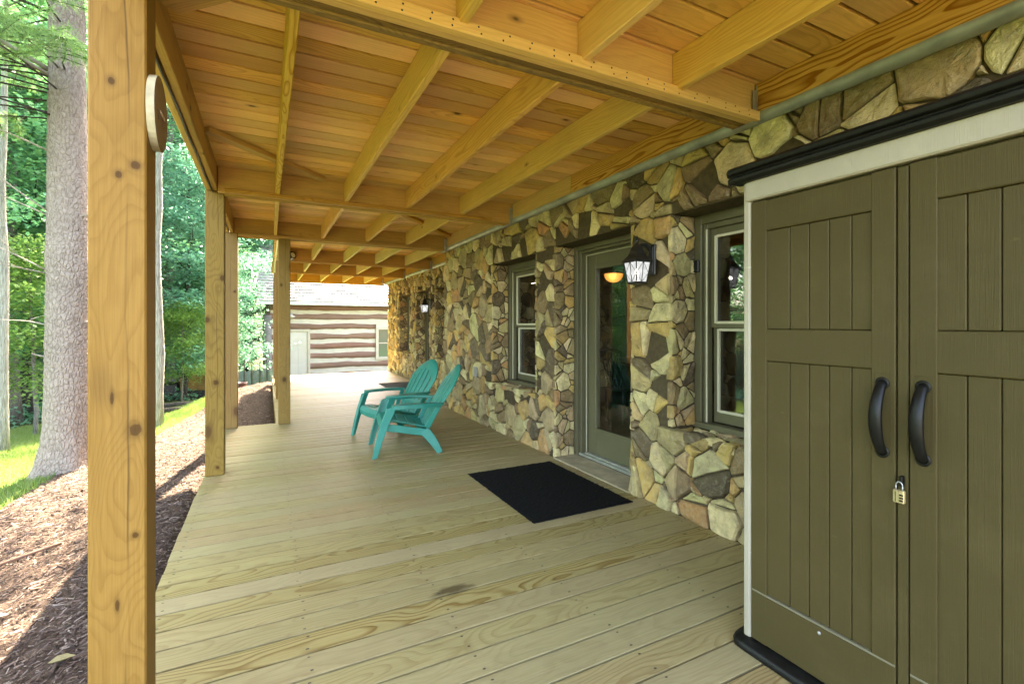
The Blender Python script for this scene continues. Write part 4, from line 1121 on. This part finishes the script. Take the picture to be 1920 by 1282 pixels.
# door, window
mb = MB(); mb.bbox(.82, 1.68, LY - .01, LY + .05, LZ + .02, .95, .004)
d_ = mb.build('door', M_white, log)
for (a, b, c, d) in ((.92, 1.20, .3, .8), (1.30, 1.58, .3, .8), (.92, 1.20, -.5, .2), (1.30, 1.58, -.5, .2), (.92, 1.20, -1.1, -.6), (1.30, 1.58, -1.1, -.6)):
    q = MB(); q.bbox(a, b, LY - .018, LY - .0095, c, d, .004); q.build('panel', M_white, d_)
q = MB(); q.sweep([(1.60, LY - .01, -.02), (1.60, LY - .07, -.02)], .03, 10); q.sweep([(1.60, LY - .01, .12), (1.60, LY - .04, .12)], .025, 10); q.build('handle', M_steel, d_)
M_trim = plain_mat('taupe_trim', (.36, .33, .27), .6, 0, 5, .1)
q = MB(); q.bbox(.70, .815, LY - .06, LY + .06, LZ, 1.06, .006); q.bbox(1.685, 1.80, LY - .06, LY + .06, LZ, 1.06, .006); q.bbox(.70, 1.80, LY - .062, LY + .06, .955, 1.07, .006); q.build('door_frame', M_trim, log)
q = MB(); q.bbox(4.84, 4.98, LY - .06, LY + .05, -.46, 1.16, .006); q.bbox(5.90, 6.04, LY - .06, LY + .05, -.46, 1.16, .006); q.bbox(4.98, 5.90, LY - .06, LY + .05, 1.03, 1.16, .006); q.bbox(4.98, 5.90, LY - .06, LY + .05, -.46, -.33, .006)
w_ = q.build('window', M_trim, log)
q = MB(); q.box(4.98, 5.90, LY + .02, LY + .03, -.33, 1.03); q.build('pane', plain_mat('green_screen_glass', (.05, .085, .07), .15), w_)
q = MB(); q.bbox(5.0, 5.88, LY - .0, LY + .018, .33, .38, .003); q.build('meeting_rail', M_trim, w_)
# roof: stepped courses of shingle tabs, gutter board
PITCHR = R(33); cs, sn = math.cos(PITCHR), math.sin(PITCHR); ey, ez = LY - .55, 2.32
for c_i in range(22):
    mb = MB(); x = -.42 + (c_i % 2)*.0; s0 = c_i*.27
    while x < 12:
        w = rl.uniform(.7, 1.3); gap = rl.choice((.0, .0, .012, .02)); dz = rl.uniform(0, .014)
        a = (ey + s0*cs, ez + s0*sn); b = (ey + (s0+.31)*cs, ez + (s0+.31)*sn)
        th = .05 + dz*2.2
        v = [(x, a[0], a[1]+.018), (x+w-gap, a[0], a[1]+.018), (x+w-gap, b[0], b[1]-.002), (x, b[0], b[1]-.002)]
        v += [(p[0], p[1]-sn*th, p[2]+cs*th) for p in v[:2]] + [(p[0], p[1]-sn*.01, p[2]+cs*.01) for p in v[2:]]
        mb.add(v, [(0, 3, 2, 1), (4, 5, 6, 7), (0, 1, 5, 4), (1, 2, 6, 5), (2, 3, 7, 6), (3, 0, 4, 7)]); x += w
    mb.build('shingle_course', M_shing, log)
mb = MB(); mb.add([(-.40, ey, ez - .12), (12, ey, ez - .12), (12, ey + 6.1*cs, ez + 6.1*sn - .12), (-.40, ey + 6.1*cs, ez + 6.1*sn - .12), (-.40, ey, ez + .012), (12, ey, ez + .012), (12, ey + 6.1*cs, ez + 6.1*sn + .012), (-.40, ey + 6.1*cs, ez + 6.1*sn + .012)],
    [(0, 3, 2, 1), (4, 5, 6, 7), (0, 1, 5, 4), (1, 2, 6, 5), (2, 3, 7, 6), (3, 0, 4, 7)]); mb.build('roof_deck', M_white, log)
q = MB(); q.bbox(-.44, 12, ey - .07, ey - .002, ez - .13, ez + .0, .01); q.build('gutter', plain_mat('pale_gutter', (.50, .55, .53), .5), log)
q = MB(); q.bbox(-.10, .12, LY - .10, LY + .10, 1.72, 2.32, .02); q.build('log_end', plain_mat('dark_log_end', (.055, .045, .035), .9), log)
q = MB(); q.sweep([(.0, LY - .02, -2.4), (.0, LY - .02, 1.72)], [.20, .17], 12); q.build('corner_post', plain_mat('grey_bark_post', (.17, .16, .15), .9, 0, 8, .3, .5, 20), log, smooth=True)
q = MB(); q.lathe([(.05, .16), (.06, .1), (.17, .06), (.18, .03), (.08, -.02), (.03, -.06)], 14, (.98, LY - .24, 1.62)); q.sweep([(.98, LY - .24, 1.75), (.98, LY - .03, 1.80)], .03, 8); q.build('porch_light', M_white, log, smooth=True)

# ------------------------------------------------------------------ near pine
def bark(name, c0, c1, c2, vs=3.5, hs=14, bump=.9):
    m, n, l, p = new_mat(name); t = NT(m); P = n.new('ShaderNodeTexCoord').outputs['Object']
    v = t.voronoi(t.vmath('MULTIPLY', P, (hs, hs, vs)), 1.6, 'DISTANCE_TO_EDGE').outputs['Distance']
    f = t.noise(t.vmath('MULTIPLY', P, (hs, hs, vs*1.6)), 1.4, 5, .7); g = t.noise(P, 1.6, 4, .6)
    c = t.mix(t.ramp(v, [(0, .55), (.14, 1)]), c0, c1); c = t.mix(t.ramp(f, [(.35, 0), (.7, 1)]), c, c2)
    c = t.mix(t.math('MULTIPLY', t.ramp(g, [(.5, 0), (.7, 1)]), .35), c, [a*.7 for a in c1])
    l.new(c, p.inputs['Base Color']); p.inputs['Roughness'].default_value = .95; p.inputs['Specular IOR Level'].default_value = .1
    h = t.math('ADD', t.math('MULTIPLY', t.ramp(v, [(0, 0), (.2, 1)]), .7), f); l.new(t.bump(h, bump, .02), p.inputs['Normal']); return m
M_pinebark = bark('pine_bark', (.13, .095, .072), (.26, .205, .165), (.36, .30, .25), 9, 17, .8)
M_greybark = bark('grey_bark', (.06, .055, .045), (.14, .13, .11), (.22, .21, .18))
M_darkbark = bark('dark_bark', (.02, .017, .014), (.05, .043, .036), (.09, .08, .068))
M_palebark = bark('pale_bark', (.14, .13, .10), (.30, .29, .24), (.42, .41, .35), 2, 16)
PX, PY = -2.15, 7.57; PZ = float(ground_z(PX, PY))
pine = tag(empty('pine_tree', (PX, PY, PZ)), 'big pine with scaly grey trunk rising from the mulch edge', 'tree')
rp = np.random.RandomState(9); mb = MB(); NR, NS = 130, 56
for i in range(NR+1):
    q = i/NR; z = -.15 + 14.5*q**1.25; hh = max(0, z)
    r0 = .226*(1 - .052*hh) + .13*math.exp(-max(0, z+.05)*4.2)
    r0 = max(.05, r0)
    for j in range(NS):
        w = 2*math.pi*j/NS
        but = 1 + .13*math.exp(-hh*4)*math.sin(w*5+1) + .012*math.sin(w*3 + z*1.3)
        r = r0*but + rp.normal(0, .0035) + (.010*max(0, math.sin(z*2.6 + w*.3))**12)
        mb.v.append((.012*math.sin(z*.6) + r*math.cos(w), .01*math.cos(z*.5) + r*math.sin(w), z))
for i in range(NR):
    for j in range(NS): mb.f.append((i*NS+j, i*NS+(j+1) % NS, (i+1)*NS+(j+1) % NS, (i+1)*NS+j))
mb.build('trunk', M_pinebark, pine, Matrix.Translation((PX, PY, PZ)), smooth=True)
M_twig = plain_mat('dead_branch', (.27, .235, .19), .9, 0, 12, .25, .4, 60)
M_wood_scar = plain_mat('branch_scar', (.15, .11, .09), .9, 0, 20, .3, .8, 40)
rb = random.Random(6); sc_i = 0
def world_at(x, y, depth):            # photograph position at design time -> a point in the yard
    u = (x-960)/896; v = (608.3-y)/896; s, c = math.sin(R(27.1025)), math.cos(R(27.1025))
    return Vector(((s+c*u)*depth, (c-s*u)*depth, CAM_H + v*depth))
def branch(z, az, L, up_, r, droop=.1, sub=2):
    m = MB(); base = Vector((PX + .16*math.cos(az), PY + .16*math.sin(az), z)); pts = []; d = Vector((math.cos(az), math.sin(az), up_)).normalized()
    p = base.copy()
    for i in range(9):
        pts.append(p.copy()); d = (d + Vector((rb.gauss(0, .07), rb.gauss(0, .07), -droop*.12 + rb.gauss(0, .04)))).normalized(); p = p + d*L/8
    m.sweep(pts, [r*(1-.085*i) for i in range(9)], 7)
    for _ in range(sub):
        k = rb.randint(2, 6); q = pts[k].copy(); e = (d + Vector((rb.gauss(0, .6), rb.gauss(0, .6), rb.gauss(.1, .4)))).normalized()
        m.sweep([q, q + e*L*.15, q + e*L*.3 + Vector((0, 0, -.02)), q + e*L*.42], [r*.45, r*.36, r*.25, r*.1], 5)
    m.build('dead_branch', M_twig, pine, smooth=True); return pts
# the camera sees the trunk from azimuth ~ -75 deg; left in the picture is -x
AZL = math.atan2(-.35, -.93)
for (z, az, L, u_, r, s) in ((4.30, AZL, 1.9, .45, .028, 3), (4.22, AZL + .25, 1.6, .25, .024, 2), (3.35, AZL - .3, .9, .5, .010, 2), (2.62, AZL + .1, 1.5, .75, .009, 3), (2.58, AZL - .35, 1.3, .6, .008, 2), (2.60, AZL + 2.6, .8, .6, .012, 1), (2.58, AZL + 2.2, .6, .3, .010, 1),
        (1.92, AZL - .1, 1.2, .6, .008, 2), (1.88, AZL + .3, .9, .2, .007, 1), (1.86, AZL + 2.5, .45, .25, .008, 0), (1.30, AZL + 2.4, .5, .35, .010, 0), (1.28, AZL - .2, .5, .45, .008, 1), (.9, AZL + .1, .16, .5, .012, 0), (.92, AZL + 2.4, .2, .2, .010, 0), (.35, AZL + 1.3, .08, .3, .012, 0)):
    branch(z, az, L, u_, r, .1, s)
for (z, az) in ():
    m = MB(); m.lathe([(.002, .0), (.03, .004), (.045, .012), (.03, .02), (.012, .012)], 10)
    m.build('branch_scar', M_wood_scar, pine, Matrix.Translation((PX + .205*math.cos(az), PY + .205*math.sin(az), z)) @ Matrix.Rotation(az, 4, 'Z') @ Matrix.Rotation(R(90), 4, 'Y') @ Matrix.Diagonal((2.3 if z > 3 else 1.0, .7, 1, 1)), smooth=True)
# needle boughs
M_needle = leaf_mat('pine_needle', [(.09, .19, .055), (.14, .26, .08), (.19, .32, .11)], .4, .6)
def needles(tufts, per, ln, wd, seed):
    r = np.random.RandomState(seed); T = np.repeat(np.array([t[0] for t in tufts]), per, 0); A = np.repeat(np.array([t[1] for t in tufts]), per, 0); n = len(T)
    d = r.normal(0, 1, (n, 3))*.62 + A*.9; d[:, 2] -= .12; d /= np.linalg.norm(d, axis=1)[:, None]
    s = np.cross(d, r.normal(0, 1, (n, 3))); s /= np.linalg.norm(s, axis=1)[:, None]
    L = ln*r.uniform(.7, 1.2, n)[:, None]; s = s*wd
    T = T + r.normal(0, .012, (n, 3))
    V = np.stack([T - s, T + s, T + d*L], 1).reshape(-1, 3)
    return mesh_np('needles', V, np.arange(n*3).reshape(-1, 3))
tufts = []; bb = MB()
for b_i in range(112):
    if b_i < 30: z = rb.uniform(3.7, 5.6); az = AZL + rb.gauss(0, .75); L = rb.uniform(1.5, 3.0)
    else: z = rb.uniform(6.0, 12.5); az = rb.uniform(0, 6.28); L = rb.uniform(1.6, 2.9)*(1 - (z-6)/11)
    if b_i >= 70: z = rb.uniform(5.7, 9.5); az = rb.uniform(-1.3, 1.1); L = rb.uniform(2.0, 3.3)  # extra boughs, mostly out of view, added to shade the near mulch
    p = Vector((PX, PY, z)); d = Vector((math.cos(az), math.sin(az), rb.uniform(-.05, .3))).normalized(); pts = []
    for i in range(10):
        pts.append(p.copy()); d = (d + Vector((rb.gauss(0, .06), rb.gauss(0, .06), -.045))).normalized(); p = p + d*L/9
    bb.sweep(pts, [.009*(1-.09*i) + .002 for i in range(10)], 5)
    sidev = d.cross(Vector((0, 0, 1))).normalized()
    for i in range(3, 10):
        for s in (-1, 1):
            l_b = L*.34*(1 - (i-3)/9)*rb.uniform(.6, 1.2)
            e = (d*.7 + sidev*s + Vector((0, 0, rb.uniform(-.25, .1)))).normalized()
            bb.sweep([pts[i], pts[i] + e*l_b], [.006, .002], 4)
            nt = max(2, int(l_b/.11))
            for k in range(nt): tufts.append((tuple(pts[i] + e*l_b*(k+.6)/nt), tuple(e)))
        tufts.append((tuple(pts[i]), tuple(d)))
bb.build('bough', M_darkbark, pine, smooth=True)
obj('crown', needles(tufts, 46, .12, .0023, 3), M_needle, pine)

# ------------------------------------------------------------------ broadleaf woodland
GREENS_SUN = [(.08, .23, .10), (.11, .29, .13), (.15, .32, .12), (.09, .27, .16)]
GREENS_EM = [(.08, .24, .15), (.11, .29, .18), (.15, .33, .20), (.09, .26, .13)]
M_leafA = leaf_mat('maple_leaf', GREENS_SUN, .5); M_leafB = leaf_mat('hemlock_green_leaf', GREENS_EM, .45); M_leafC = leaf_mat('yellow_green_leaf', [(.12, .23, .06), (.16, .28, .07), (.20, .31, .09)], .5)
def leaves_mesh(centers, per, sxy, sz, size, seed, flat=.45):
    r = np.random.RandomState(seed); C = np.repeat(np.asarray(centers), per, 0); n = len(C)
    P = C + np.stack([r.normal(0, sxy, n), r.normal(0, sxy, n), r.normal(0, sz, n)], -1)
    N = np.stack([r.normal(0, flat, n), r.normal(0, flat, n), np.ones(n)], -1); N /= np.linalg.norm(N, axis=1)[:, None]
    A = np.cross(N, r.normal(0, 1, (n, 3))); A /= np.linalg.norm(A, axis=1)[:, None]; B = np.cross(N, A)
    L = size*r.uniform(.6, 1.25, n)[:, None]; W = L*r.uniform(.32, .48, n)[:, None]
    dn = np.zeros((n, 3)); dn[:, 2] = -.18
    V = np.stack([P - A*L*.5, P + B*W + dn*L*.4, P + A*L*.5 + dn*L, P - B*W + dn*L*.4], 1).reshape(-1, 3)
    return mesh_np('leaves', V, np.arange(n*4).reshape(-1, 4))
def tree_proto(seed, H, r0, base, cr, nlimb, per, leaf, lean=0.0, bark_m=None, leaf_m=None, sxy=.42):
    r = random.Random(seed); tp = []; x = y = 0.0
    dx, dy = r.uniform(-1, 1)*lean, r.uniform(-1, 1)*lean
    n = 14
    for i in range(n+1):
        z = H*i/n; tp.append(Vector((x, y, z - .3 if i == 0 else z))); x += dx*H/n + r.gauss(0, .012*H/n*3); y += dy*H/n + r.gauss(0, .012*H/n*3)
    mb = MB(); mb.sweep(tp, [r0*(1.35 if i == 0 else 1)*(1-.9*i/n)**.8 + .008 for i in range(n+1)], 9)
    cent = []
    for k in range(nlimb):
        q = base + (1-base)*((k+.5)/nlimb)**.9; f = q*n; i = min(int(f), n-1); p = tp[i].lerp(tp[i+1], f-i)
        az = k*2.4 + r.uniform(-.5, .5); L = cr*(1.15 - .75*abs((q-base)/(1-base) - .25))*r.uniform(.65, 1.15)
        d = Vector((math.cos(az), math.sin(az), r.uniform(.0, .55))).normalized(); pts = [p.copy()]
        for s in range(6):
            d = (d + Vector((r.gauss(0, .16), r.gauss(0, .16), r.gauss(-.02, .08)))).normalized(); p = p + d*L/6; pts.append(p.copy())
            if s >= 1:
                for _ in range(2 + (s > 3)): cent.append(tuple(p + Vector((r.gauss(0, L*.16), r.gauss(0, L*.16), r.gauss(0, .16)))))
        mb.sweep(pts, [r0*.36*(1-q*.5)*(1-.15*j) + .004 for j in range(7)], 5)
    cent.append(tuple(tp[-1]))
    tm = mesh('trunk', mb.v, mb.f, True); tm.materials.append(bark_m)
    cm = leaves_mesh(cent, per, sxy, .10, leaf, seed+50); cm.materials.append(leaf_m)
    return tm, cm
PROTO = {
 'maple': tree_proto(1, 9, .11, .16, 2.6, 24, 90, .105, .05, M_darkbark, M_leafA),
 'emerald': tree_proto(2, 8, .09, .10, 2.4, 26, 90, .105, .04, M_darkbark, M_leafB),
 'tall': tree_proto(3, 17, .24, .32, 3.6, 24, 64, .14, .03, M_greybark, M_leafA, .6),
 'tall_dark': tree_proto(4, 18, .22, .25, 3.6, 26, 64, .14, .05, M_darkbark, M_leafB, .6),
 'young': tree_proto(5, 4.2, .035, .18, 1.35, 16, 60, .085, .06, M_greybark, M_leafC, .30),
 'slender': tree_proto(7, 15, .12, .74, 2.0, 12, 44, .15, .012, M_palebark, M_leafA),
}
def tree(kind, X, Y, sc, rz, label, cat='tree', group=None, name=None):
    E = empty(name or ('young_tree' if kind == 'young' else 'leafy_tree')); tm, cm = PROTO[kind]
    M = Matrix.Translation((X, Y, float(ground_z(X, Y)) - .05)) @ Matrix.Rotation(rz, 4, 'Z') @ Matrix.Scale(sc, 4)
    E.matrix_basis = M; WM[E.name] = M
    obj('trunk', tm, None, E, M); obj('crown', cm, None, E, M)
    return tag(E, label, cat, group)
rt = random.Random(12)
def at(xp, Y):                          # yard position on the sight line of picture column xp at distance Y
    u = (xp-960)/896; s, c = math.sin(R(27.1025)), math.cos(R(27.1025)); return (s+c*u)/(c-s*u)*Y
NAMED = [
 ('emerald', 345, 19.0, .95, .3, 'emerald-leaved tree between the near and second posts'),
 ('tall_dark', 372, 23.0, 1.05, 1.2, 'dark straight-trunked tree beside the second post'),
 ('emerald', 408, 25.0, .75, 2.2, 'emerald tree left of the log house seen between posts'),
 ('young', 340, 17.5, .7, .7, 'low light-green young tree just right of the near post'),
 ('emerald', 462, 29.0, 1.25, 1.1, 'emerald tree close to the left eave of the log house'),
 ('maple', 450, 33.0, 1.35, 2.6, 'broad maple far behind the silt fence'),
 ('tall_dark', 472, 35.0, 1.2, 5.0, 'tall dark tree rising behind the log house eave'),
 ('tall', 312, 24.0, 1.0, 4.0, 'tall grey trunk whose crown shows right of the near post'),
 ('tall_dark', 440, 31.0, 1.1, 2.0, 'tall dark-trunked tree behind the silt fence'),
 ('maple', 60, 17.5, 1.0, 1.0, 'leafy maple behind the pine trunk, lower left'),
 ('tall', 22, 16.5, .8, 2.0, 'dark leaning trunk at the far left edge behind the pale trunk'),
 ('tall_dark', 48, 21.0, .9, .5, 'tall dark trunk in the shade left of the pine'),
 ('young', 66, 13.2, .95, 2.5, 'thin sapling standing on the lawn left of the pine'),
 ('tall', 70, 26.0, 1.0, 3.5, 'grey tall trunk behind the pine boughs, upper left'),
 ('maple', -60, 15.0, 1.05, 5.2, 'leafy maple reaching in at the left edge'),
 ('emerald', 120, 19.0, 1.0, 3.3, 'emerald tree directly behind the pine trunk'),
 ('emerald', 388, 19.5, .62, 5.0, 'low layered emerald sapling crown behind the second post'),
]
for (k, xp, Y, sc, rz, lb_) in NAMED: tree(k, at(xp, Y), Y, sc, rz, lb_)
pale = tree('slender', at(4, 10.6), 10.6, .6, 1.5, 'pale twisted slender trunk at the left picture edge'); 
tree('slender', at(295, 10.3), 10.3, .62, 3.0, 'pale grey slender trunk peeping out behind the near post')
for i in range(24):
    Y = rt.uniform(26, 54); xp = rt.uniform(-260, 520); k = rt.choice(['tall', 'tall_dark', 'maple', 'emerald', 'tall'])
    if xp > 430 and Y > 21: Y = rt.uniform(34, 52)
    tree(k, at(xp, Y), Y, rt.uniform(.9, 1.35), rt.uniform(0, 6.28), 'leafy woodland tree in the depth of the wood behind the yard', group='trees of the wood behind the yard')
for i in range(16):
    X = rt.uniform(-26, -8); Y = rt.uniform(0, 30); k = rt.choice(['maple', 'emerald', 'tall'])
    if X/Y > -.30 if Y > 1 else False: continue
    tree(k, X, Y, rt.uniform(.8, 1.2), rt.uniform(0, 6.28), 'leafy tree at the side of the yard mirrored in the windows', group='trees at the side of the yard')
# distant wood as one mass
rr_ = np.random.RandomState(31); cen = []
for i in range(1100):
    Y = rr_.uniform(50, 80); X = rr_.uniform(-1.1, .06)*Y; zz = float(ground_z(X, Y)) + rr_.uniform(0, 9)
    cen.append((X, Y, zz))
for i in range(900):
    X = rr_.uniform(-70, -40); Y = rr_.uniform(-10, 60); cen.append((X, Y, float(ground_z(X, Y)) + rr_.uniform(0, 16)))
fw = leaves_mesh(cen, 40, .9, .35, .42, 8, .6)
tag(obj('distant_wood', fw, M_leafA), 'distant wood closing the view behind the trees', 'wood', kind='stuff')
# undergrowth
cen = []
for i in range(1500):
    Y = rr_.uniform(9, 34); X = rr_.uniform(-.75, .03)*Y
    if deck_dist(X, Y) < 4.6 + rr_.rand()*1.5 or (X > -.8 and Y > 22): continue
    cen.append((X, Y, float(ground_z(X, Y)) + rr_.uniform(.02, .45)*rr_.rand()))
ug = leaves_mesh(cen, 20, .22, .07, .12, 9, .5)
tag(obj('undergrowth', ug, M_leafB), 'low leafy undergrowth on the woodland floor', 'undergrowth', kind='stuff')

# ------------------------------------------------------------------ things beyond the lawn
Yb = 19.5; xb0, xb1 = at(338, Yb), at(388, Yb); zb = float(ground_z((xb0+xb1)/2, Yb))
bn = tag(empty('storage_bin', ((xb0+xb1)/2, Yb, zb)), 'ochre box-shaped bin on dark runners under the trees', 'bin')
M_ochre = plain_mat('ochre_paint', (.30, .17, .055), .7, 0, 3, .3)
mb = MB(); mb.bbox(xb0, xb1 + .5, Yb, Yb + 1.4, zb + .22, zb + .95, .03); bo = mb.build('body', M_ochre, bn)
for k in range(5):
    xx = xb0 + .1 + k*(xb1 - xb0 + .3)/5; mb = MB(); mb.bbox(xx, xx + .06, Yb - .03, Yb - .001, zb + .24, zb + .93, .008); mb.build('rib', M_ochre, bn)
mb = MB(); mb.bbox(xb0 - .2, xb1 + .4, Yb + .05, Yb + .2, zb - .05, zb + .219, .01); mb.bbox(xb0 - .2, xb1 + .4, Yb + 1.1, Yb + 1.3, zb - .05, zb + .219, .01); mb.build('runner', M_black, bn)
mb = MB(); mb.bbox(xb0 - .75, xb0 - .06, Yb + .2, Yb + .8, zb + .02, zb + .50, .06); tag(mb.build('machine_block', M_black), 'black boxy machine part at the left end of the ochre bin', 'machine')
# silt fence
Yf = 15.6; fe = tag(empty('silt_fence', (at(480, Yf), Yf, float(ground_z(at(480, Yf), Yf)))), 'sagging grey-green silt fence on dark stakes beyond the mulch', 'fence')
M_net = plain_mat('silt_fabric', (.10, .135, .125), .8, 0, 10, .3, .4, 80)
xf0, xf1 = at(440, Yf), at(516, Yf) - .05; mb = MB(); n = 40
for i in range(n+1):
    xx = xf0 + (xf1-xf0)*i/n; gz = float(ground_z(xx, Yf)); sag = .05*math.sin(i/n*math.pi*5)**2
    for k in range(5): mb.v.append((xx, Yf + .03*math.sin(i*.9 + k), gz - .02 + (.80 - sag)*k/4))
for i in range(n):
    for k in range(4): mb.f.append((i*5+k, (i+1)*5+k, (i+1)*5+k+1, i*5+k+1))
mb.build('fabric', M_net, fe, smooth=True)
for k in range(5):
    xx = xf0 + (xf1-xf0)*(k+.2)/5; gz = float(ground_z(xx, Yf)); mb = MB(); mb.sweep([(xx, Yf - .03, gz - .1), (xx + .02*math.sin(k*3), Yf - .03, gz + 1.0 + .1*math.sin(k*2))], .014, 6); mb.build('stake', M_black, fe)
# dark red tub
xt = at(451, 14.6); zt_ = float(ground_z(xt, 14.6)); tb = MB(); tb.lathe([(.11, 0), (.14, .10), (.155, .22), (.165, .26), (.15, .262), (.13, .2)], 16, (xt, 14.6, zt_ - .01))
tag(tb.build('tub', plain_mat('dark_red_plastic', (.07, .016, .014), .5, 0, 8, .3), smooth=True), 'dark red tub on the ground in front of the silt fence', 'tub')
# fallen logs in the hollow
for k, (xp, Y, L, az, rad) in enumerate(((330, 13.2, 1.5, .2, .06), (352, 13.9, 1.7, -.1, .05), (318, 14.6, 1.2, .4, .07), (365, 14.9, 1.3, .05, .06))):
    X = at(xp, Y); z = float(ground_z(X, Y)); d = Vector((math.cos(az), math.sin(az), .02)); m = MB()
    m.sweep([Vector((X, Y, z + rad*.7)) + d*(t-.5)*L + Vector((0, 0, .015*math.sin(t*5))) for t in np.linspace(0, 1, 8)], [rad*(1-.25*t) for t in np.linspace(0, 1, 8)], 9)
    tag(m.build('fallen_log', M_darkbark, smooth=True), ['dark fallen log nearest the lawn in the hollow', 'long thin fallen log next up the hollow', 'thick fallen log at the left of the hollow', 'dark fallen log beside the second post'][k], 'log', 'fallen logs in the hollow')
# a few leaves and a stick lying on the mulch
for k, (X, Y, c, lb_) in enumerate(((-.80, 2.75, (.17, .14, .055), 'curled yellow leaf on the mulch by the near post'), (-1.28, 3.5, (.45, .46, .44), 'pale scrap on the mulch farther left'), (-.72, 3.35, (.38, .33, .17), 'tan leaf on the mulch near the deck'))):
    m = MB(); z = float(ground_z(X, Y)) + .02
    pr = [(-.045, 0), (-.02, .022), (.01, .028), (.05, .004), (.015, -.024), (-.022, -.02)]
    m.v = [(X + a, Y + b, z + .012*abs(math.sin(i*2))) for i, (a, b) in enumerate(pr)] + [(X, Y, z + .002)]; m.f = [(i, (i+1) % 6, 6) for i in range(6)]
    m.v += [(p[0], p[1], p[2] - .0015) for p in m.v]; m.f += [(13, 7 + (i+1) % 6, 7 + i) for i in range(6)]
    tag(m.build('fallen_leaf', plain_mat('fallen_leaf_%d' % k, c, .7)), lb_, 'leaf', 'litter on the mulch')
X, Y = -1.55, 4.35; m = MB(); z = float(ground_z(X, Y)) + .03
m.sweep([(X - .25 + .5*t, Y + .12*t, float(ground_z(X - .25 + .5*t, Y + .12*t)) + .028) for t in np.linspace(0, 1, 7)], .011, 7)
tag(m.build('stick', plain_mat('brown_stick', (.20, .10, .06), .8, 0, 20, .3), smooth=True), 'broken brown stick lying on the mulch', 'stick')
